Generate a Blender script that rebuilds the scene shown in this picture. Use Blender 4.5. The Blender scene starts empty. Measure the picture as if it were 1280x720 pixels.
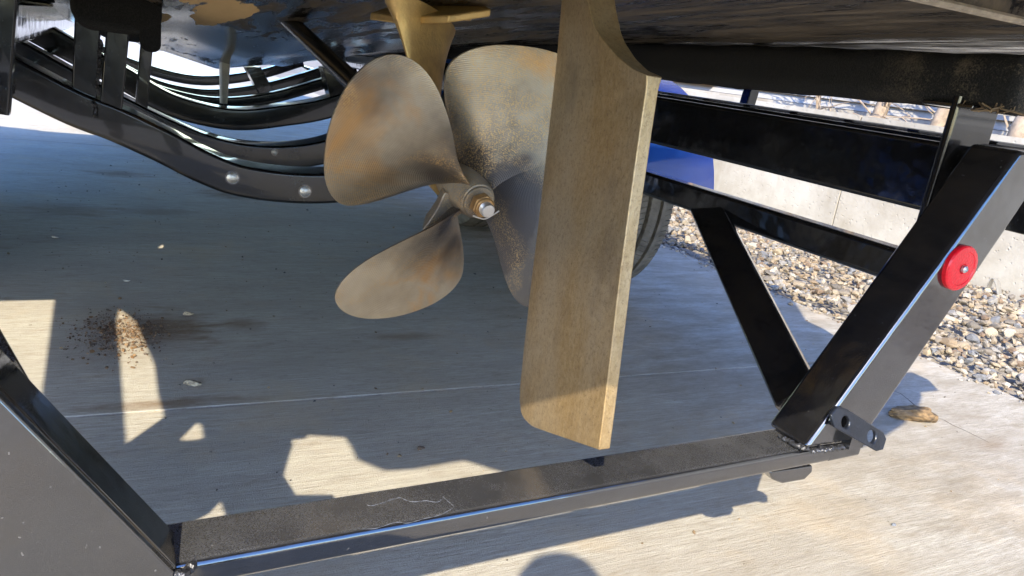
import bpy, bmesh, math, random
import numpy as np
from mathutils import Vector, Matrix, noise
random.seed(7); rng = np.random.default_rng(7)
PI = math.pi
S = 0.68          # metres per layout unit (the camera stands one layout unit above the slab)
sc = bpy.context.scene
C = sc.collection

# ------------------------------------------------------------------ camera
CF = 932.0
R = np.array([[0.88991242, -0.00603082, 0.45609156],
              [-0.43491948, -0.31259837, 0.84446865],
              [0.13748064, -0.94986625, -0.2808081]])
cam = bpy.data.cameras.new('camera'); co = bpy.data.objects.new('camera', cam); C.objects.link(co)
M3 = Matrix([[R[i][0], -R[i][1], -R[i][2]] for i in range(3)])
co.matrix_world = Matrix.Translation((0, 0, S)) @ M3.to_4x4()
cam.sensor_width = 36; cam.lens = CF / 1280 * 36
cam.clip_start = 0.01; cam.clip_end = 500
sc.camera = co

# ------------------------------------------------------------------ light
SUN = np.array([0.47135523, 0.63414821, -0.61292765])
w = bpy.data.worlds.new('World'); sc.world = w; w.use_nodes = True
nt = w.node_tree; nt.nodes.clear()
sky = nt.nodes.new('ShaderNodeTexSky'); sky.sky_type = 'NISHITA'; sky.sun_disc = False
sky.sun_elevation = math.radians(37.8); sky.sun_rotation = math.atan2(-SUN[0], -SUN[1])
sky.air_density = 1.0; sky.dust_density = 0.6; sky.ozone_density = 3.0
bg = nt.nodes.new('ShaderNodeBackground'); bg.inputs['Strength'].default_value = 0.15
wo = nt.nodes.new('ShaderNodeOutputWorld')
hs = nt.nodes.new('ShaderNodeHueSaturation'); hs.inputs['Saturation'].default_value = 1.32; hs.inputs['Hue'].default_value = 0.512
nt.links.new(sky.outputs[0], hs.inputs['Color']); nt.links.new(hs.outputs[0], bg.inputs[0]); nt.links.new(bg.outputs[0], wo.inputs[0])
sl = bpy.data.lights.new('sun', 'SUN'); sl.energy = 2.0; sl.angle = math.radians(0.5); sl.color = (1.0, 0.90, 0.70)
so = bpy.data.objects.new('sun', sl); C.objects.link(so)
so.rotation_euler = Vector(SUN).to_track_quat('-Z', 'Y').to_euler(); so.location = (-3, -4, 5)
sc.view_settings.view_transform = 'Standard'; sc.view_settings.look = 'None'
sc.view_settings.exposure = 2.58; sc.view_settings.gamma = 1.0
sc.render.engine = 'CYCLES'

# ------------------------------------------------------------------ helpers
CAM0 = np.array([0, 0, 1.0])
def at(px, py, ax, val):
    """layout point where the sight line through a photo pixel meets the plane ax = val"""
    r = R @ np.array([px - 640, py - 360, CF]) / CF
    i = 'xyz'.index(ax); t = (val - CAM0[i]) / r[i]
    return Vector(CAM0 + t * r)

def empty(name, loc, label=None, cat=None, group=None, kind=None):
    o = bpy.data.objects.new(name, None); C.objects.link(o); o.location = Vector(loc) * S
    o.empty_display_size = 0.1
    tag(o, label, cat, group, kind); return o
def tag(o, label=None, cat=None, group=None, kind=None):
    if label: o['label'] = label
    if cat: o['category'] = cat
    if group: o['group'] = group
    if kind: o['kind'] = kind
    return o
def mesh_obj(name, verts, faces, mat, parent=None, smooth=True, angle=40, bevel=0, seg=2, origin=None, cols=None):
    """verts in layout units, world coordinates"""
    v = np.array([list(p) for p in verts], float) * S
    if parent is not None: org = np.array(root_loc(parent))
    elif origin is not None: org = np.array(origin) * S
    else:
        org = np.array([(v[:, 0].min() + v[:, 0].max()) / 2, (v[:, 1].min() + v[:, 1].max()) / 2, v[:, 2].min()])
    me = bpy.data.meshes.new(name); me.from_pydata((v - org).tolist(), [], [list(map(int, f)) for f in faces])
    if cols is not None:
        ca = me.color_attributes.new('tint', 'FLOAT_COLOR', 'POINT')
        ca.data.foreach_set('color', np.array(cols, np.float32).ravel())
    bm = bmesh.new(); bm.from_mesh(me); bmesh.ops.recalc_face_normals(bm, faces=bm.faces); bm.to_mesh(me); bm.free()
    me.materials.append(mat)
    if smooth:
        me.shade_smooth()
        try: me.set_sharp_from_angle(angle=math.radians(angle))
        except Exception: pass
    o = bpy.data.objects.new(name, me); C.objects.link(o)
    if parent is not None: o.parent = parent
    else: o.location = Vector(org)
    if bevel:
        m = o.modifiers.new('bevel', 'BEVEL'); m.width = bevel * S; m.segments = seg; m.limit_method = 'ANGLE'
        m.angle_limit = math.radians(35)
    if smooth and (bevel or mat.name in ('black_gloss_paint', 'black_paint_dusty_gloss', 'tread_plate_blue_black')):
        wn = o.modifiers.new('weighted', 'WEIGHTED_NORMAL'); wn.keep_sharp = True; wn.weight = 100
    return o
def root_loc(p):
    l = Vector((0, 0, 0))
    while p is not None: l = l + p.location; p = p.parent
    return l
class MB:
    def __init__(s): s.v = []; s.f = []
    def add(s, v, f):
        n = len(s.v); s.v += [tuple(p) for p in v]; s.f += [[i + n for i in q] for q in f]; return s
    def box(s, lo, hi):
        x0, y0, z0 = lo; x1, y1, z1 = hi
        return s.add([(x0,y0,z0),(x1,y0,z0),(x1,y1,z0),(x0,y1,z0),(x0,y0,z1),(x1,y0,z1),(x1,y1,z1),(x0,y1,z1)],
                     [(0,3,2,1),(4,5,6,7),(0,1,5,4),(1,2,6,5),(2,3,7,6),(3,0,4,7)])
    def prism(s, pts, d):
        """closed planar polygon pushed along vector d"""
        n = len(pts); P = [Vector(p) for p in pts]; d = Vector(d)
        return s.add([tuple(p) for p in P] + [tuple(p + d) for p in P],
                     [list(range(n)), list(range(2*n-1, n-1, -1))] + [(i, (i+1) % n, n+(i+1) % n, n+i) for i in range(n)])
    def sweep(s, path, prof_fn, side, cap=True, closed=False):
        """sweep profile (list of (a,b)): a along side vector, b along normal"""
        P = [Vector(p) for p in path]; n = len(P); rings = []
        for i, p in enumerate(P):
            t = (P[min(i+1, n-1)] - P[max(i-1, 0)]).normalized()
            sd = Vector(side); sd = (sd - sd.dot(t) * t).normalized(); nm = sd.cross(t)
            k = 1.0
            if 0 < i < n-1:
                a = (P[i]-P[i-1]).normalized(); b = (P[i+1]-P[i]).normalized()
                k = 1.0 / max(0.6, math.cos(a.angle(b) / 2))
            rings.append([p + sd * q[0] + nm * q[1] * k for q in prof_fn(i / (n-1))])
        m = len(rings[0]); vs = [v for r in rings for v in r]; fs = []
        for i in range(n-1):
            for j in range(m):
                fs.append((i*m+j, i*m+(j+1) % m, (i+1)*m+(j+1) % m, (i+1)*m+j))
        if cap: fs.append(list(range(m-1, -1, -1))); fs.append([(n-1)*m+j for j in range(m)])
        return s.add(vs, fs)
    def tube(s, path, r, seg=12, side=(0.13, 0.2, 0.97)):
        def pf(t):
            rr = r(t) if callable(r) else r
            return [(rr*math.cos(2*PI*k/seg), rr*math.sin(2*PI*k/seg)) for k in range(seg)]
        return s.sweep(path, pf, side)
    def build(s, name, mat, parent=None, **k): return mesh_obj(name, s.v, s.f, mat, parent, **k)
def rrect(wd, h, r=0.008, seg=3):
    """rounded rectangle profile"""
    out = []
    for cx, cy, a0 in ((wd/2-r, h/2-r, 0), (-wd/2+r, h/2-r, 90), (-wd/2+r, -h/2+r, 180), (wd/2-r, -h/2+r, 270)):
        for k in range(seg+1):
            a = math.radians(a0 + 90*k/seg); out.append((cx + r*math.cos(a), cy + r*math.sin(a)))
    return out
def smooth_path(pts, n=8):
    """Catmull-Rom through points"""
    P = [Vector(p) for p in pts]; P = [2*P[0]-P[1]] + P + [2*P[-1]-P[-2]]; out = []
    for i in range(1, len(P)-2):
        for k in range(n):
            t = k/n; a, b, c, d = P[i-1], P[i], P[i+1], P[i+2]
            out.append(0.5*((2*b) + (c-a)*t + (2*a-5*b+4*c-d)*t*t + (3*b-a-3*c+d)*t**3))
    out.append(P[-2]); return out

# ------------------------------------------------------------------ materials
class NT:
    def __init__(s, name):
        s.m = bpy.data.materials.new(name); s.m.use_nodes = True; s.t = s.m.node_tree
        s.b = s.t.nodes['Principled BSDF']; s.tc = s.t.nodes.new('ShaderNodeTexCoord')
    def n(s, typ, **k):
        x = s.t.nodes.new(typ)
        for a, v in k.items(): setattr(x, a, v)
        return x
    def l(s, a, b): s.t.links.new(a, b)
    def mapc(s, scale=(1,1,1), loc=(0,0,0), rot=(0,0,0), src='Object'):
        m = s.n('ShaderNodeMapping'); m.inputs['Scale'].default_value = scale; m.inputs['Location'].default_value = loc
        m.inputs['Rotation'].default_value = rot
        s.l(s.tc.outputs[src], m.inputs[0]); return m.outputs[0]
    def noise(s, vec, scale, detail=4, rough=0.6, dist=0):
        x = s.n('ShaderNodeTexNoise'); x.inputs['Scale'].default_value = scale; x.inputs['Detail'].default_value = detail
        x.inputs['Roughness'].default_value = rough; x.inputs['Distortion'].default_value = dist
        s.l(vec, x.inputs['Vector']); return x.outputs[0]
    def ramp(s, f, stops):
        r = s.n('ShaderNodeValToRGB'); e = r.color_ramp.elements
        while len(e) > len(stops): e.remove(e[-1])
        while len(e) < len(stops): e.new(0.5)
        for q, (p, c) in zip(e, stops):
            q.position = p; q.color = c if len(c) == 4 else (*c, 1)
        s.l(f, r.inputs[0]); return r.outputs[0]
    def mix(s, f, a, b, mode='MIX'):
        x = s.n('ShaderNodeMix', data_type='RGBA', blend_type=mode)
        for sock, v in ((0, f), (6, a), (7, b)):
            if hasattr(v, 'is_output'): s.l(v, x.inputs[sock])
            elif isinstance(v, (int, float)): x.inputs[sock].default_value = v
            else: x.inputs[sock].default_value = (*v, 1) if len(v) == 3 else v
        return x.outputs[2]
    def math(s, op, a, b=0.0, c=None, clamp=False):
        x = s.n('ShaderNodeMath', operation=op, use_clamp=clamp)
        for i, v in enumerate((a, b) if c is None else (a, b, c)):
            if hasattr(v, 'is_output'): s.l(v, x.inputs[i])
            else: x.inputs[i].default_value = v
        return x.outputs[0]
    def bump(s, h, strength, dist=0.002, prev=None):
        x = s.n('ShaderNodeBump'); x.inputs['Strength'].default_value = strength; x.inputs['Distance'].default_value = dist
        s.l(h, x.inputs['Height'])
        if prev is not None: s.l(prev, x.inputs['Normal'])
        return x.outputs[0]
    def set(s, **k):
        for a, v in k.items():
            sock = s.b.inputs[a.replace('_', ' ')]
            if hasattr(v, 'is_output'): s.l(v, sock)
            elif isinstance(v, tuple): sock.default_value = (*v, 1) if len(v) == 3 else v
            else: sock.default_value = v
        return s.m

def mat_paint(name='black_gloss_paint', ior=2.0, wav=.16, rg0=.085, dst=.40):
    t = NT(name); o = t.mapc()
    geo = t.n('ShaderNodeNewGeometry'); sx = t.n('ShaderNodeSeparateXYZ'); t.l(geo.outputs['Normal'], sx.inputs[0])
    up = t.ramp(sx.outputs[2], [(0.80, (0,0,0)), (0.96, (1,1,1))])
    d1 = t.noise(o, 9, 5, 0.65); d2 = t.noise(o, 900, 2, 0.7)
    dust = t.math('MULTIPLY', t.ramp(d1, [(0.30, (.35,)*3), (0.7, (1,1,1))]), t.ramp(d2, [(0.42, (.45,)*3), (0.66, (1,1,1))]))
    dustf = t.math('MULTIPLY', dust, up)
    side = t.ramp(t.noise(o, 14, 6, 0.7), [(0.52, (0,0,0)), (0.75, (1,1,1))])
    f = t.math('ADD', t.math('MULTIPLY', dustf, dst), t.math('MULTIPLY', side, 0.04), clamp=True)
    base = t.mix(f, (0.0075, 0.0075, 0.0085), (0.18, 0.18, 0.185))
    spk = t.ramp(t.noise(o, 260, 1, 0.5), [(0.76, (0,0,0)), (0.79, (1,1,1))])
    base = t.mix(t.math('MULTIPLY', spk, 0.18), base, (0.32, 0.31, 0.29))
    rg = t.math('ADD', t.math('MULTIPLY', side, 0.16), t.math('ADD', rg0, t.math('MULTIPLY', dustf, 0.35)))
    b = t.bump(t.noise(o, 9, 3, 0.5), wav, 0.02); b = t.bump(t.noise(o, 500, 2, 0.5), 0.06, 0.0006, b)
    return t.set(Base_Color=base, Roughness=rg, Normal=b, Coat_Weight=0.5, Coat_Roughness=0.04, IOR=ior)
BRKM = None
def mat_bronze(name='weathered_bronze', kind='blade', center=(0, 0, 0), tarn=0.0, center2=(9, 9, 9)):
    t = NT(name); o = t.mapc()
    n1 = t.noise(o, 7, 5, 0.6); n2 = t.noise(o, 330, 3, 0.75)
    if kind == 'blade':
        base = t.mix(t.ramp(n1, [(0.35, (0,0,0)), (0.65, (1,1,1))]), (0.29, 0.24, 0.17), (0.50, 0.43, 0.32))
        n3 = t.noise(t.mapc((1,1,1),(3.1,1.2,0.4)), 8, 5, 0.62, 0.6); fl = t.noise(o, 560, 4, 0.8)
        orange = t.ramp(t.math('ADD', n3, tarn*.6 if tarn < .2 else -.02), [(0.56, (0,0,0)), (0.70, (.75,)*3)])
        base = t.mix(orange, base, (0.52, 0.27, 0.08))
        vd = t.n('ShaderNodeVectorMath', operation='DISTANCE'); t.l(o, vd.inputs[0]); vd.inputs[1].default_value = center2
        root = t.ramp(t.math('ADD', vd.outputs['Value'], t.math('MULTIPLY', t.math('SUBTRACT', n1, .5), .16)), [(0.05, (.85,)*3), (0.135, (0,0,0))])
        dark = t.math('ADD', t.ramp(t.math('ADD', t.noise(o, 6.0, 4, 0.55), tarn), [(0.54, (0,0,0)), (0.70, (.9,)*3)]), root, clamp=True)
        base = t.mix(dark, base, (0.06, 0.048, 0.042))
        flake = t.math('MULTIPLY', t.ramp(fl, [(0.50, (0,0,0)), (0.57, (1,1,1))]), t.ramp(t.math('ADD', t.noise(o, 10, 5, 0.6, 0.5), tarn*.55 if tarn < .2 else -.04), [(0.47, (0,0,0)), (0.60, (.9,)*3)]))
        base = t.mix(t.math('MULTIPLY', flake, .75), base, (0.56, 0.35, 0.13))
        w_ = t.n('ShaderNodeTexWave', wave_type='RINGS', rings_direction='SPHERICAL', wave_profile='SIN')
        w_.inputs['Scale'].default_value = 150; w_.inputs['Distortion'].default_value = 0.6; w_.inputs['Detail'].default_value = 1.0
        t.l(t.mapc((1, 1, 1), center), w_.inputs['Vector'])
        b = t.bump(w_.outputs['Fac'], 0.42, 0.0006)
        base = t.mix(t.math('MULTIPLY', w_.outputs['Fac'], 0.10), base, (0.12, 0.10, 0.07))
        b = t.bump(n2, 0.25, 0.0008, b); b = t.bump(n1, 0.2, 0.006, b)
        rg = t.math('ADD', 0.27 if name != 'bronze_hub' else .45, t.math('MULTIPLY', n2, 0.25))
        return t.set(Base_Color=base, Metallic=0.8 - 1.6*max(0, tarn), Roughness=rg, Normal=b)
    st = t.noise(t.mapc((210, 200, 120)), 1, 6, 0.72); st2 = t.noise(t.mapc((14, 11, 5)), 1, 5, 0.6)
    base = t.mix(t.ramp(st, [(0.32, (0,0,0)), (0.68, (1,1,1))]), (0.32, 0.205, 0.085), (0.47, 0.33, 0.165))
    base = t.mix(t.ramp(st2, [(0.42, (0,0,0)), (0.66, (.7,)*3)]), base, (0.46, 0.37, 0.25))
    fk = t.noise(t.mapc((420, 380, 150), (3, 1, 2)), 1, 4, 0.8)
    base = t.mix(t.ramp(fk, [(0.55, (0,0,0)), (0.68, (.4,)*3)]), base, (0.50, 0.36, 0.17))
    fk2 = t.noise(t.mapc((360, 380, 110), (9, 4, 7)), 1, 4, 0.8)
    base = t.mix(t.ramp(fk2, [(0.54, (0,0,0)), (0.68, (.45,)*3)]), base, (0.18, 0.13, 0.075))
    dark = t.ramp(t.noise(t.mapc((8, 10, 7), (0.33, 0.0, 0.12)), 1, 6, 0.65), [(0.52, (0,0,0)), (0.72, (.8,)*3)])
    base = t.mix(dark, base, (0.12, 0.082, 0.05))
    base = t.mix(t.ramp(n2, [(0.54, (0,0,0)), (0.66, (.6,)*3)]), base, (0.22, 0.15, 0.08))
    b = t.bump(st, 0.25, 0.0010); b = t.bump(n2, 0.35, 0.0008, b); b = t.bump(t.noise(o, 7, 3, .5), 0.25, 0.006, b)
    return t.set(Base_Color=base, Metallic=0.72, Roughness=t.math('ADD', .30, t.math('MULTIPLY', n2, .22)), Normal=b)
def mat_hull():
    t = NT('black_gelcoat'); o = t.mapc()
    # growth and scum dried in streaks along the hull, heavier near the stern
    sx = t.n('ShaderNodeSeparateXYZ'); t.l(o, sx.inputs[0])
    stern = t.n('ShaderNodeMapRange'); stern.inputs['From Min'].default_value = -0.9; stern.inputs['From Max'].default_value = -2.7
    t.l(sx.outputs[1], stern.inputs['Value'])
    st = t.noise(t.mapc((26, 3.2, 26)), 1, 8, 0.72, 0.4); st2 = t.noise(t.mapc((90, 9, 90)), 1, 6, 0.7)
    big = t.noise(o, 2.2, 4, 0.6)
    a = t.math('ADD', st, t.math('MULTIPLY', stern.outputs[0], 0.20)); a = t.math('ADD', a, t.math('MULTIPLY', t.math('SUBTRACT', big, 0.5), 0.5))
    hx = t.n('ShaderNodeMapping'); t.l(o, hx.inputs[0]); hx.inputs['Scale'].default_value = (1, .16, 1)
    wob = t.noise(hx.outputs[0], 26, 5, 0.65)
    film = t.ramp(a, [(0.56, (0,0,0)), (0.80, (1,1,1))])
    base = t.mix(film, (0.006, 0.006, 0.007), (0.15, 0.118, 0.08))
    gold = t.math('MULTIPLY', t.ramp(st2, [(0.60, (0,0,0)), (0.70, (1,1,1))]), film)
    base = t.mix(t.math('MULTIPLY', gold, 0.7), base, (0.34, 0.25, 0.15))
    pale = t.math('MULTIPLY', t.ramp(t.noise(t.mapc((60, 5, 60), (5,1,2)), 1, 6, 0.7), [(0.60, (0,0,0)), (0.72, (1,1,1))]), stern.outputs[0])
    base = t.mix(t.math('MULTIPLY', pale, 0.55), base, (0.30, 0.26, 0.21))
    # tan patches painting the sunlit slab's reflection into the hull colour
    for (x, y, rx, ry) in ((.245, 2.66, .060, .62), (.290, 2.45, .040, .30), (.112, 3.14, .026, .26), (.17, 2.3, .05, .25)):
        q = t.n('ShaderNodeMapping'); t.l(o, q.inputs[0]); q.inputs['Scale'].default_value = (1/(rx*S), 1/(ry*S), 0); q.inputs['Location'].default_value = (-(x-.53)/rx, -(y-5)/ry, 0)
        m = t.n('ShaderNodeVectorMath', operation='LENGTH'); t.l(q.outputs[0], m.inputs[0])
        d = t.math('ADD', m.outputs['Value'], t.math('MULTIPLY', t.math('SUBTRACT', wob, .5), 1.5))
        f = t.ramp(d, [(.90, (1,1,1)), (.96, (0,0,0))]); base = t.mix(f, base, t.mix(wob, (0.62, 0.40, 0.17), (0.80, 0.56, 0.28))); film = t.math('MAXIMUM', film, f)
    rg = t.math('ADD', 0.15, t.math('MULTIPLY', film, 0.50))
    b = t.bump(st2, 0.05, 0.001); 
    return t.set(Base_Color=base, Roughness=rg, Normal=b, IOR=1.33)
def mat_concrete(name='broomed_concrete', dirt=True):
    t = NT(name); g = t.n('ShaderNodeNewGeometry')
    def mp(scale, loc=(0,0,0)):
        m = t.n('ShaderNodeMapping'); m.inputs['Scale'].default_value = scale; m.inputs['Location'].default_value = loc
        t.l(g.outputs['Position'], m.inputs[0]); return m.outputs[0]
    broom = t.noise(mp((11, 230, 1)), 1, 8, 0.82, 0.0)
    broom2 = t.noise(mp((2.5, 80, 1), (4, 2, 0)), 1, 7, 0.75, 0.0)
    fine = t.noise(mp((420, 420, 420)), 1, 3, 0.7)
    big = t.noise(mp((1.6, 2.6, 1)), 1, 6, 0.62); med = t.noise(mp((9, 26, 1)), 1, 6, 0.7, 0.2)
    base = t.mix(t.ramp(broom, [(0.38, (0,0,0)), (0.58, (1,1,1))]), (0.30, 0.28, 0.235), (0.55, 0.52, 0.45))
    base = t.mix(t.ramp(broom2, [(0.40, (0,0,0)), (0.60, (1,1,1))]), t.mix(0.5, base, (0.36, 0.325, 0.275)), base)
    base = t.mix(t.ramp(t.noise(mp((.9, 3.2, 1), (2, 5, 0)), 1, 7, 0.7), [(0.45, (0,0,0)), (0.68, (.55,)*3)]), base, (0.27, 0.235, 0.19))
    base = t.mix(t.ramp(big, [(0.38, (.38,)*3), (0.62, (0,0,0))]), base, (0.33, 0.29, 0.235))
    base = t.mix(t.ramp(med, [(0.56, (0,0,0)), (0.74, (.7,)*3)]), base, (0.25, 0.205, 0.15))
    dash = t.ramp(t.noise(mp((30, 260, 1), (7, 3, 0)), 1, 6, 0.8), [(0.53, (0,0,0)), (0.68, (1,1,1))])
    dmask = t.ramp(t.noise(mp((2.2, 5, 1), (1, 9, 0)), 1, 5, 0.65), [(0.36, (.35,)*3), (0.60, (1,1,1))])
    base = t.mix(t.math('MULTIPLY', dash, dmask), base, (0.17, 0.135, 0.095))
    tanm = t.ramp(t.noise(mp((3, 3.4, 1), (11, 2, 0)), 1, 5, 0.7), [(0.52, (0,0,0)), (0.70, (.5,)*3)])
    base = t.mix(tanm, base, (0.46, 0.36, 0.235))
    speck = t.ramp(t.noise(mp((55, 55, 1)), 1, 3, 0.6), [(0.70, (0,0,0)), (0.74, (1,1,1))])
    base = t.mix(t.math('MULTIPLY', speck, 0.75), base, (0.10, 0.08, 0.06))
    base = t.mix(t.math('MULTIPLY', t.ramp(fine, [(0.54, (0,0,0)), (0.68, (1,1,1))]), 0.5), base, (0.16, 0.14, 0.115))
    # brown earth stains with shapes of their own
    for (x, y, rx, ry, a) in ((0.105, 2.60, 0.19, 0.22, .9), (0.35, 2.62, .10, .08, .6), (0.10, 2.03, 0.26, 0.035, .7), (0.62, 4.9, 0.30, 0.16, .8),
                              (-0.05, 5.4, .25, .14, .7), (0.15, 4.35, .22, .14, .4), (0.9, 2.45, .16, .05, .5), (-.3, 4.3, .3, .2, .5),
                              (2.62, 1.27, 0.12, 0.05, .6), (2.55, 1.05, .10, .05, .35)):
        m = t.n('ShaderNodeVectorMath', operation='DISTANCE')
        nz = t.n('ShaderNodeMapping'); nz.inputs['Scale'].default_value = (1/(rx*S), 1/(ry*S), 0); nz.inputs['Location'].default_value = (-x/rx, -y/ry, 0)
        t.l(g.outputs['Position'], nz.inputs[0]); t.l(nz.outputs[0], m.inputs[0]); m.inputs[1].default_value = (0, 0, 0)
        d = t.math('ADD', m.outputs['Value'], t.math('MULTIPLY', t.math('SUBTRACT', med, 0.5), 2.2))
        d = t.math('ADD', d, t.math('MULTIPLY', t.math('SUBTRACT', speck if False else fine, 0.5), 1.2))
        f = t.ramp(d, [(0.2, (a,)*3), (1.05, (0,0,0))])
        base = t.mix(f, base, (0.16, 0.095, 0.045))
    # weathering, heavier on the open outer part of the slab
    sp = t.n('ShaderNodeSeparateXYZ'); t.l(g.outputs['Position'], sp.inputs[0])
    ed = t.n('ShaderNodeMapRange'); ed.inputs['From Min'].default_value = .5; ed.inputs['From Max'].default_value = 1.4; t.l(sp.outputs[0], ed.inputs['Value'])
    wz = t.ramp(t.noise(mp((4.5, 16, 1), (3, 3, 0)), 1, 9, 0.8), [(0.40, (.12,)*3), (0.62, (.8,)*3)])
    base = t.mix(t.math('MULTIPLY', wz, ed.outputs[0]), base, (0.20, 0.165, 0.115))
    hgt = t.math('ADD', broom, t.math('MULTIPLY', fine, 0.9))
    b = t.bump(hgt, 0.75, 0.0028); b = t.bump(broom2, 0.3, 0.004, b)
    return t.set(Base_Color=base, Roughness=0.88, Normal=b, Specular_IOR_Level=0.3)
def mat_wall():
    t = NT('cast_concrete_wall'); o = t.mapc()
    n = t.noise(o, 2.2, 6, 0.65); f = t.noise(o, 60, 4, 0.7)
    st = t.noise(t.mapc((6, 6, 1)), 1, 4, 0.6)
    base = t.mix(t.ramp(n, [(0.35, (0,0,0)), (0.65, (1,1,1))]), (0.28, 0.25, 0.20), (0.42, 0.395, 0.35))
    base = t.mix(t.ramp(st, [(0.55, (0,0,0)), (0.75, (.5,)*3)]), base, (0.20, 0.16, 0.11))
    v = t.n('ShaderNodeTexVoronoi'); v.inputs['Scale'].default_value = 38; t.l(o, v.inputs['Vector'])
    pit = t.ramp(v.outputs['Distance'], [(0.10, (0,0,0)), (0.22, (1,1,1))])
    b = t.bump(pit, 0.5, 0.004); b = t.bump(f, 0.5, 0.004, b)
    return t.set(Base_Color=base, Roughness=0.9, Normal=b)
def mat_plain(name, col, rough=0.6, metal=0.0, var=0.25, scale=20, bump=0.2, bs=80, **k):
    t = NT(name); o = t.mapc()
    n = t.noise(o, scale, 5, 0.6)
    lo = tuple(c*(1-var) for c in col); hi = tuple(min(1, c*(1+var)) for c in col)
    base = t.mix(t.ramp(n, [(0.3, (0,0,0)), (0.7, (1,1,1))]), lo, hi)
    b = t.bump(t.noise(o, bs, 3, 0.6), bump, 0.002)
    return t.set(Base_Color=base, Roughness=rough, Metallic=metal, Normal=b, **k)
def mat_tint(name, rough=0.85):
    t = NT(name); a = t.n('ShaderNodeAttribute', attribute_name='tint'); o = t.mapc()
    n = t.noise(o, 90, 4, 0.65)
    base = t.mix(1.0, a.outputs['Color'], t.ramp(n, [(0.3, (.50, .47, .43)), (0.7, (.98, .92, .84))]), 'MULTIPLY')
    return t.set(Base_Color=base, Roughness=rough, Normal=t.bump(n, 0.5, 0.003))
def mat_carpet():
    t = NT('black_bunk_carpet'); g = t.mapc()
    f = t.noise(g, 420, 4, 0.8); n = t.noise(g, 16, 5, 0.7)
    sx = t.n('ShaderNodeSeparateXYZ'); t.l(g, sx.inputs[0])
    mr = t.n('ShaderNodeMapRange'); mr.inputs['From Min'].default_value = -1.95; mr.inputs['From Max'].default_value = -2.15; t.l(sx.outputs[1], mr.inputs['Value'])
    dust = t.math('MULTIPLY', t.ramp(t.math('ADD', t.math('MULTIPLY', n, 0.7), t.math('MULTIPLY', f, 0.5)), [(0.58, (0,0,0)), (0.78, (1,1,1))]), mr.outputs[0])
    base = t.mix(t.ramp(f, [(0.4, (0,0,0)), (0.7, (1,1,1))]), (0.008, 0.008, 0.008), (0.03, 0.028, 0.026))
    base = t.mix(dust, base, (0.26, 0.20, 0.13))
    return t.set(Base_Color=base, Roughness=0.95, Normal=t.bump(f, 0.9, 0.004), Specular_IOR_Level=0.15,
                 Sheen_Weight=0.06, Sheen_Roughness=0.5)
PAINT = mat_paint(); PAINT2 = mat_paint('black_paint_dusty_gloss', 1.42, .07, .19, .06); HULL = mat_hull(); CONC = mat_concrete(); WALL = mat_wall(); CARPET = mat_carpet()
RUD = mat_bronze('rudder_bronze', 'rudder'); TINT = mat_tint('stone')
WELD = mat_plain('weld_bead', (0.05, 0.05, 0.055), 0.3, 0.5, 0.5, 200, 0.8, 300)
ZINC = mat_plain('zinc_bolt', (0.55, 0.55, 0.53), 0.35, 0.8, 0.2, 200, 0.2, 300)
RUBBER = mat_plain('tyre_rubber', (0.12, 0.105, 0.085), 0.75, 0, 0.4, 30, 0.4, 200)
BLUEP = mat_plain('dark_blue_gloss_paint', (0.015, 0.075, 0.33), 0.16, 0, 0.1, 10, 0.03, 50, Coat_Weight=0.2)
ALU = mat_plain('bare_metal', (0.62, 0.60, 0.56), 0.28, 0.9, 0.15, 40, 0.2, 400)
CHALK = mat_plain('dried_water_mark', (0.085, 0.09, 0.105), 0.9, 0, 0.3, 200, 0.2, 300)
DIRT = mat_plain('dry_earth', (0.20, 0.135, 0.075), 0.95, 0, 0.4, 30, 0.8, 120)

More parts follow.
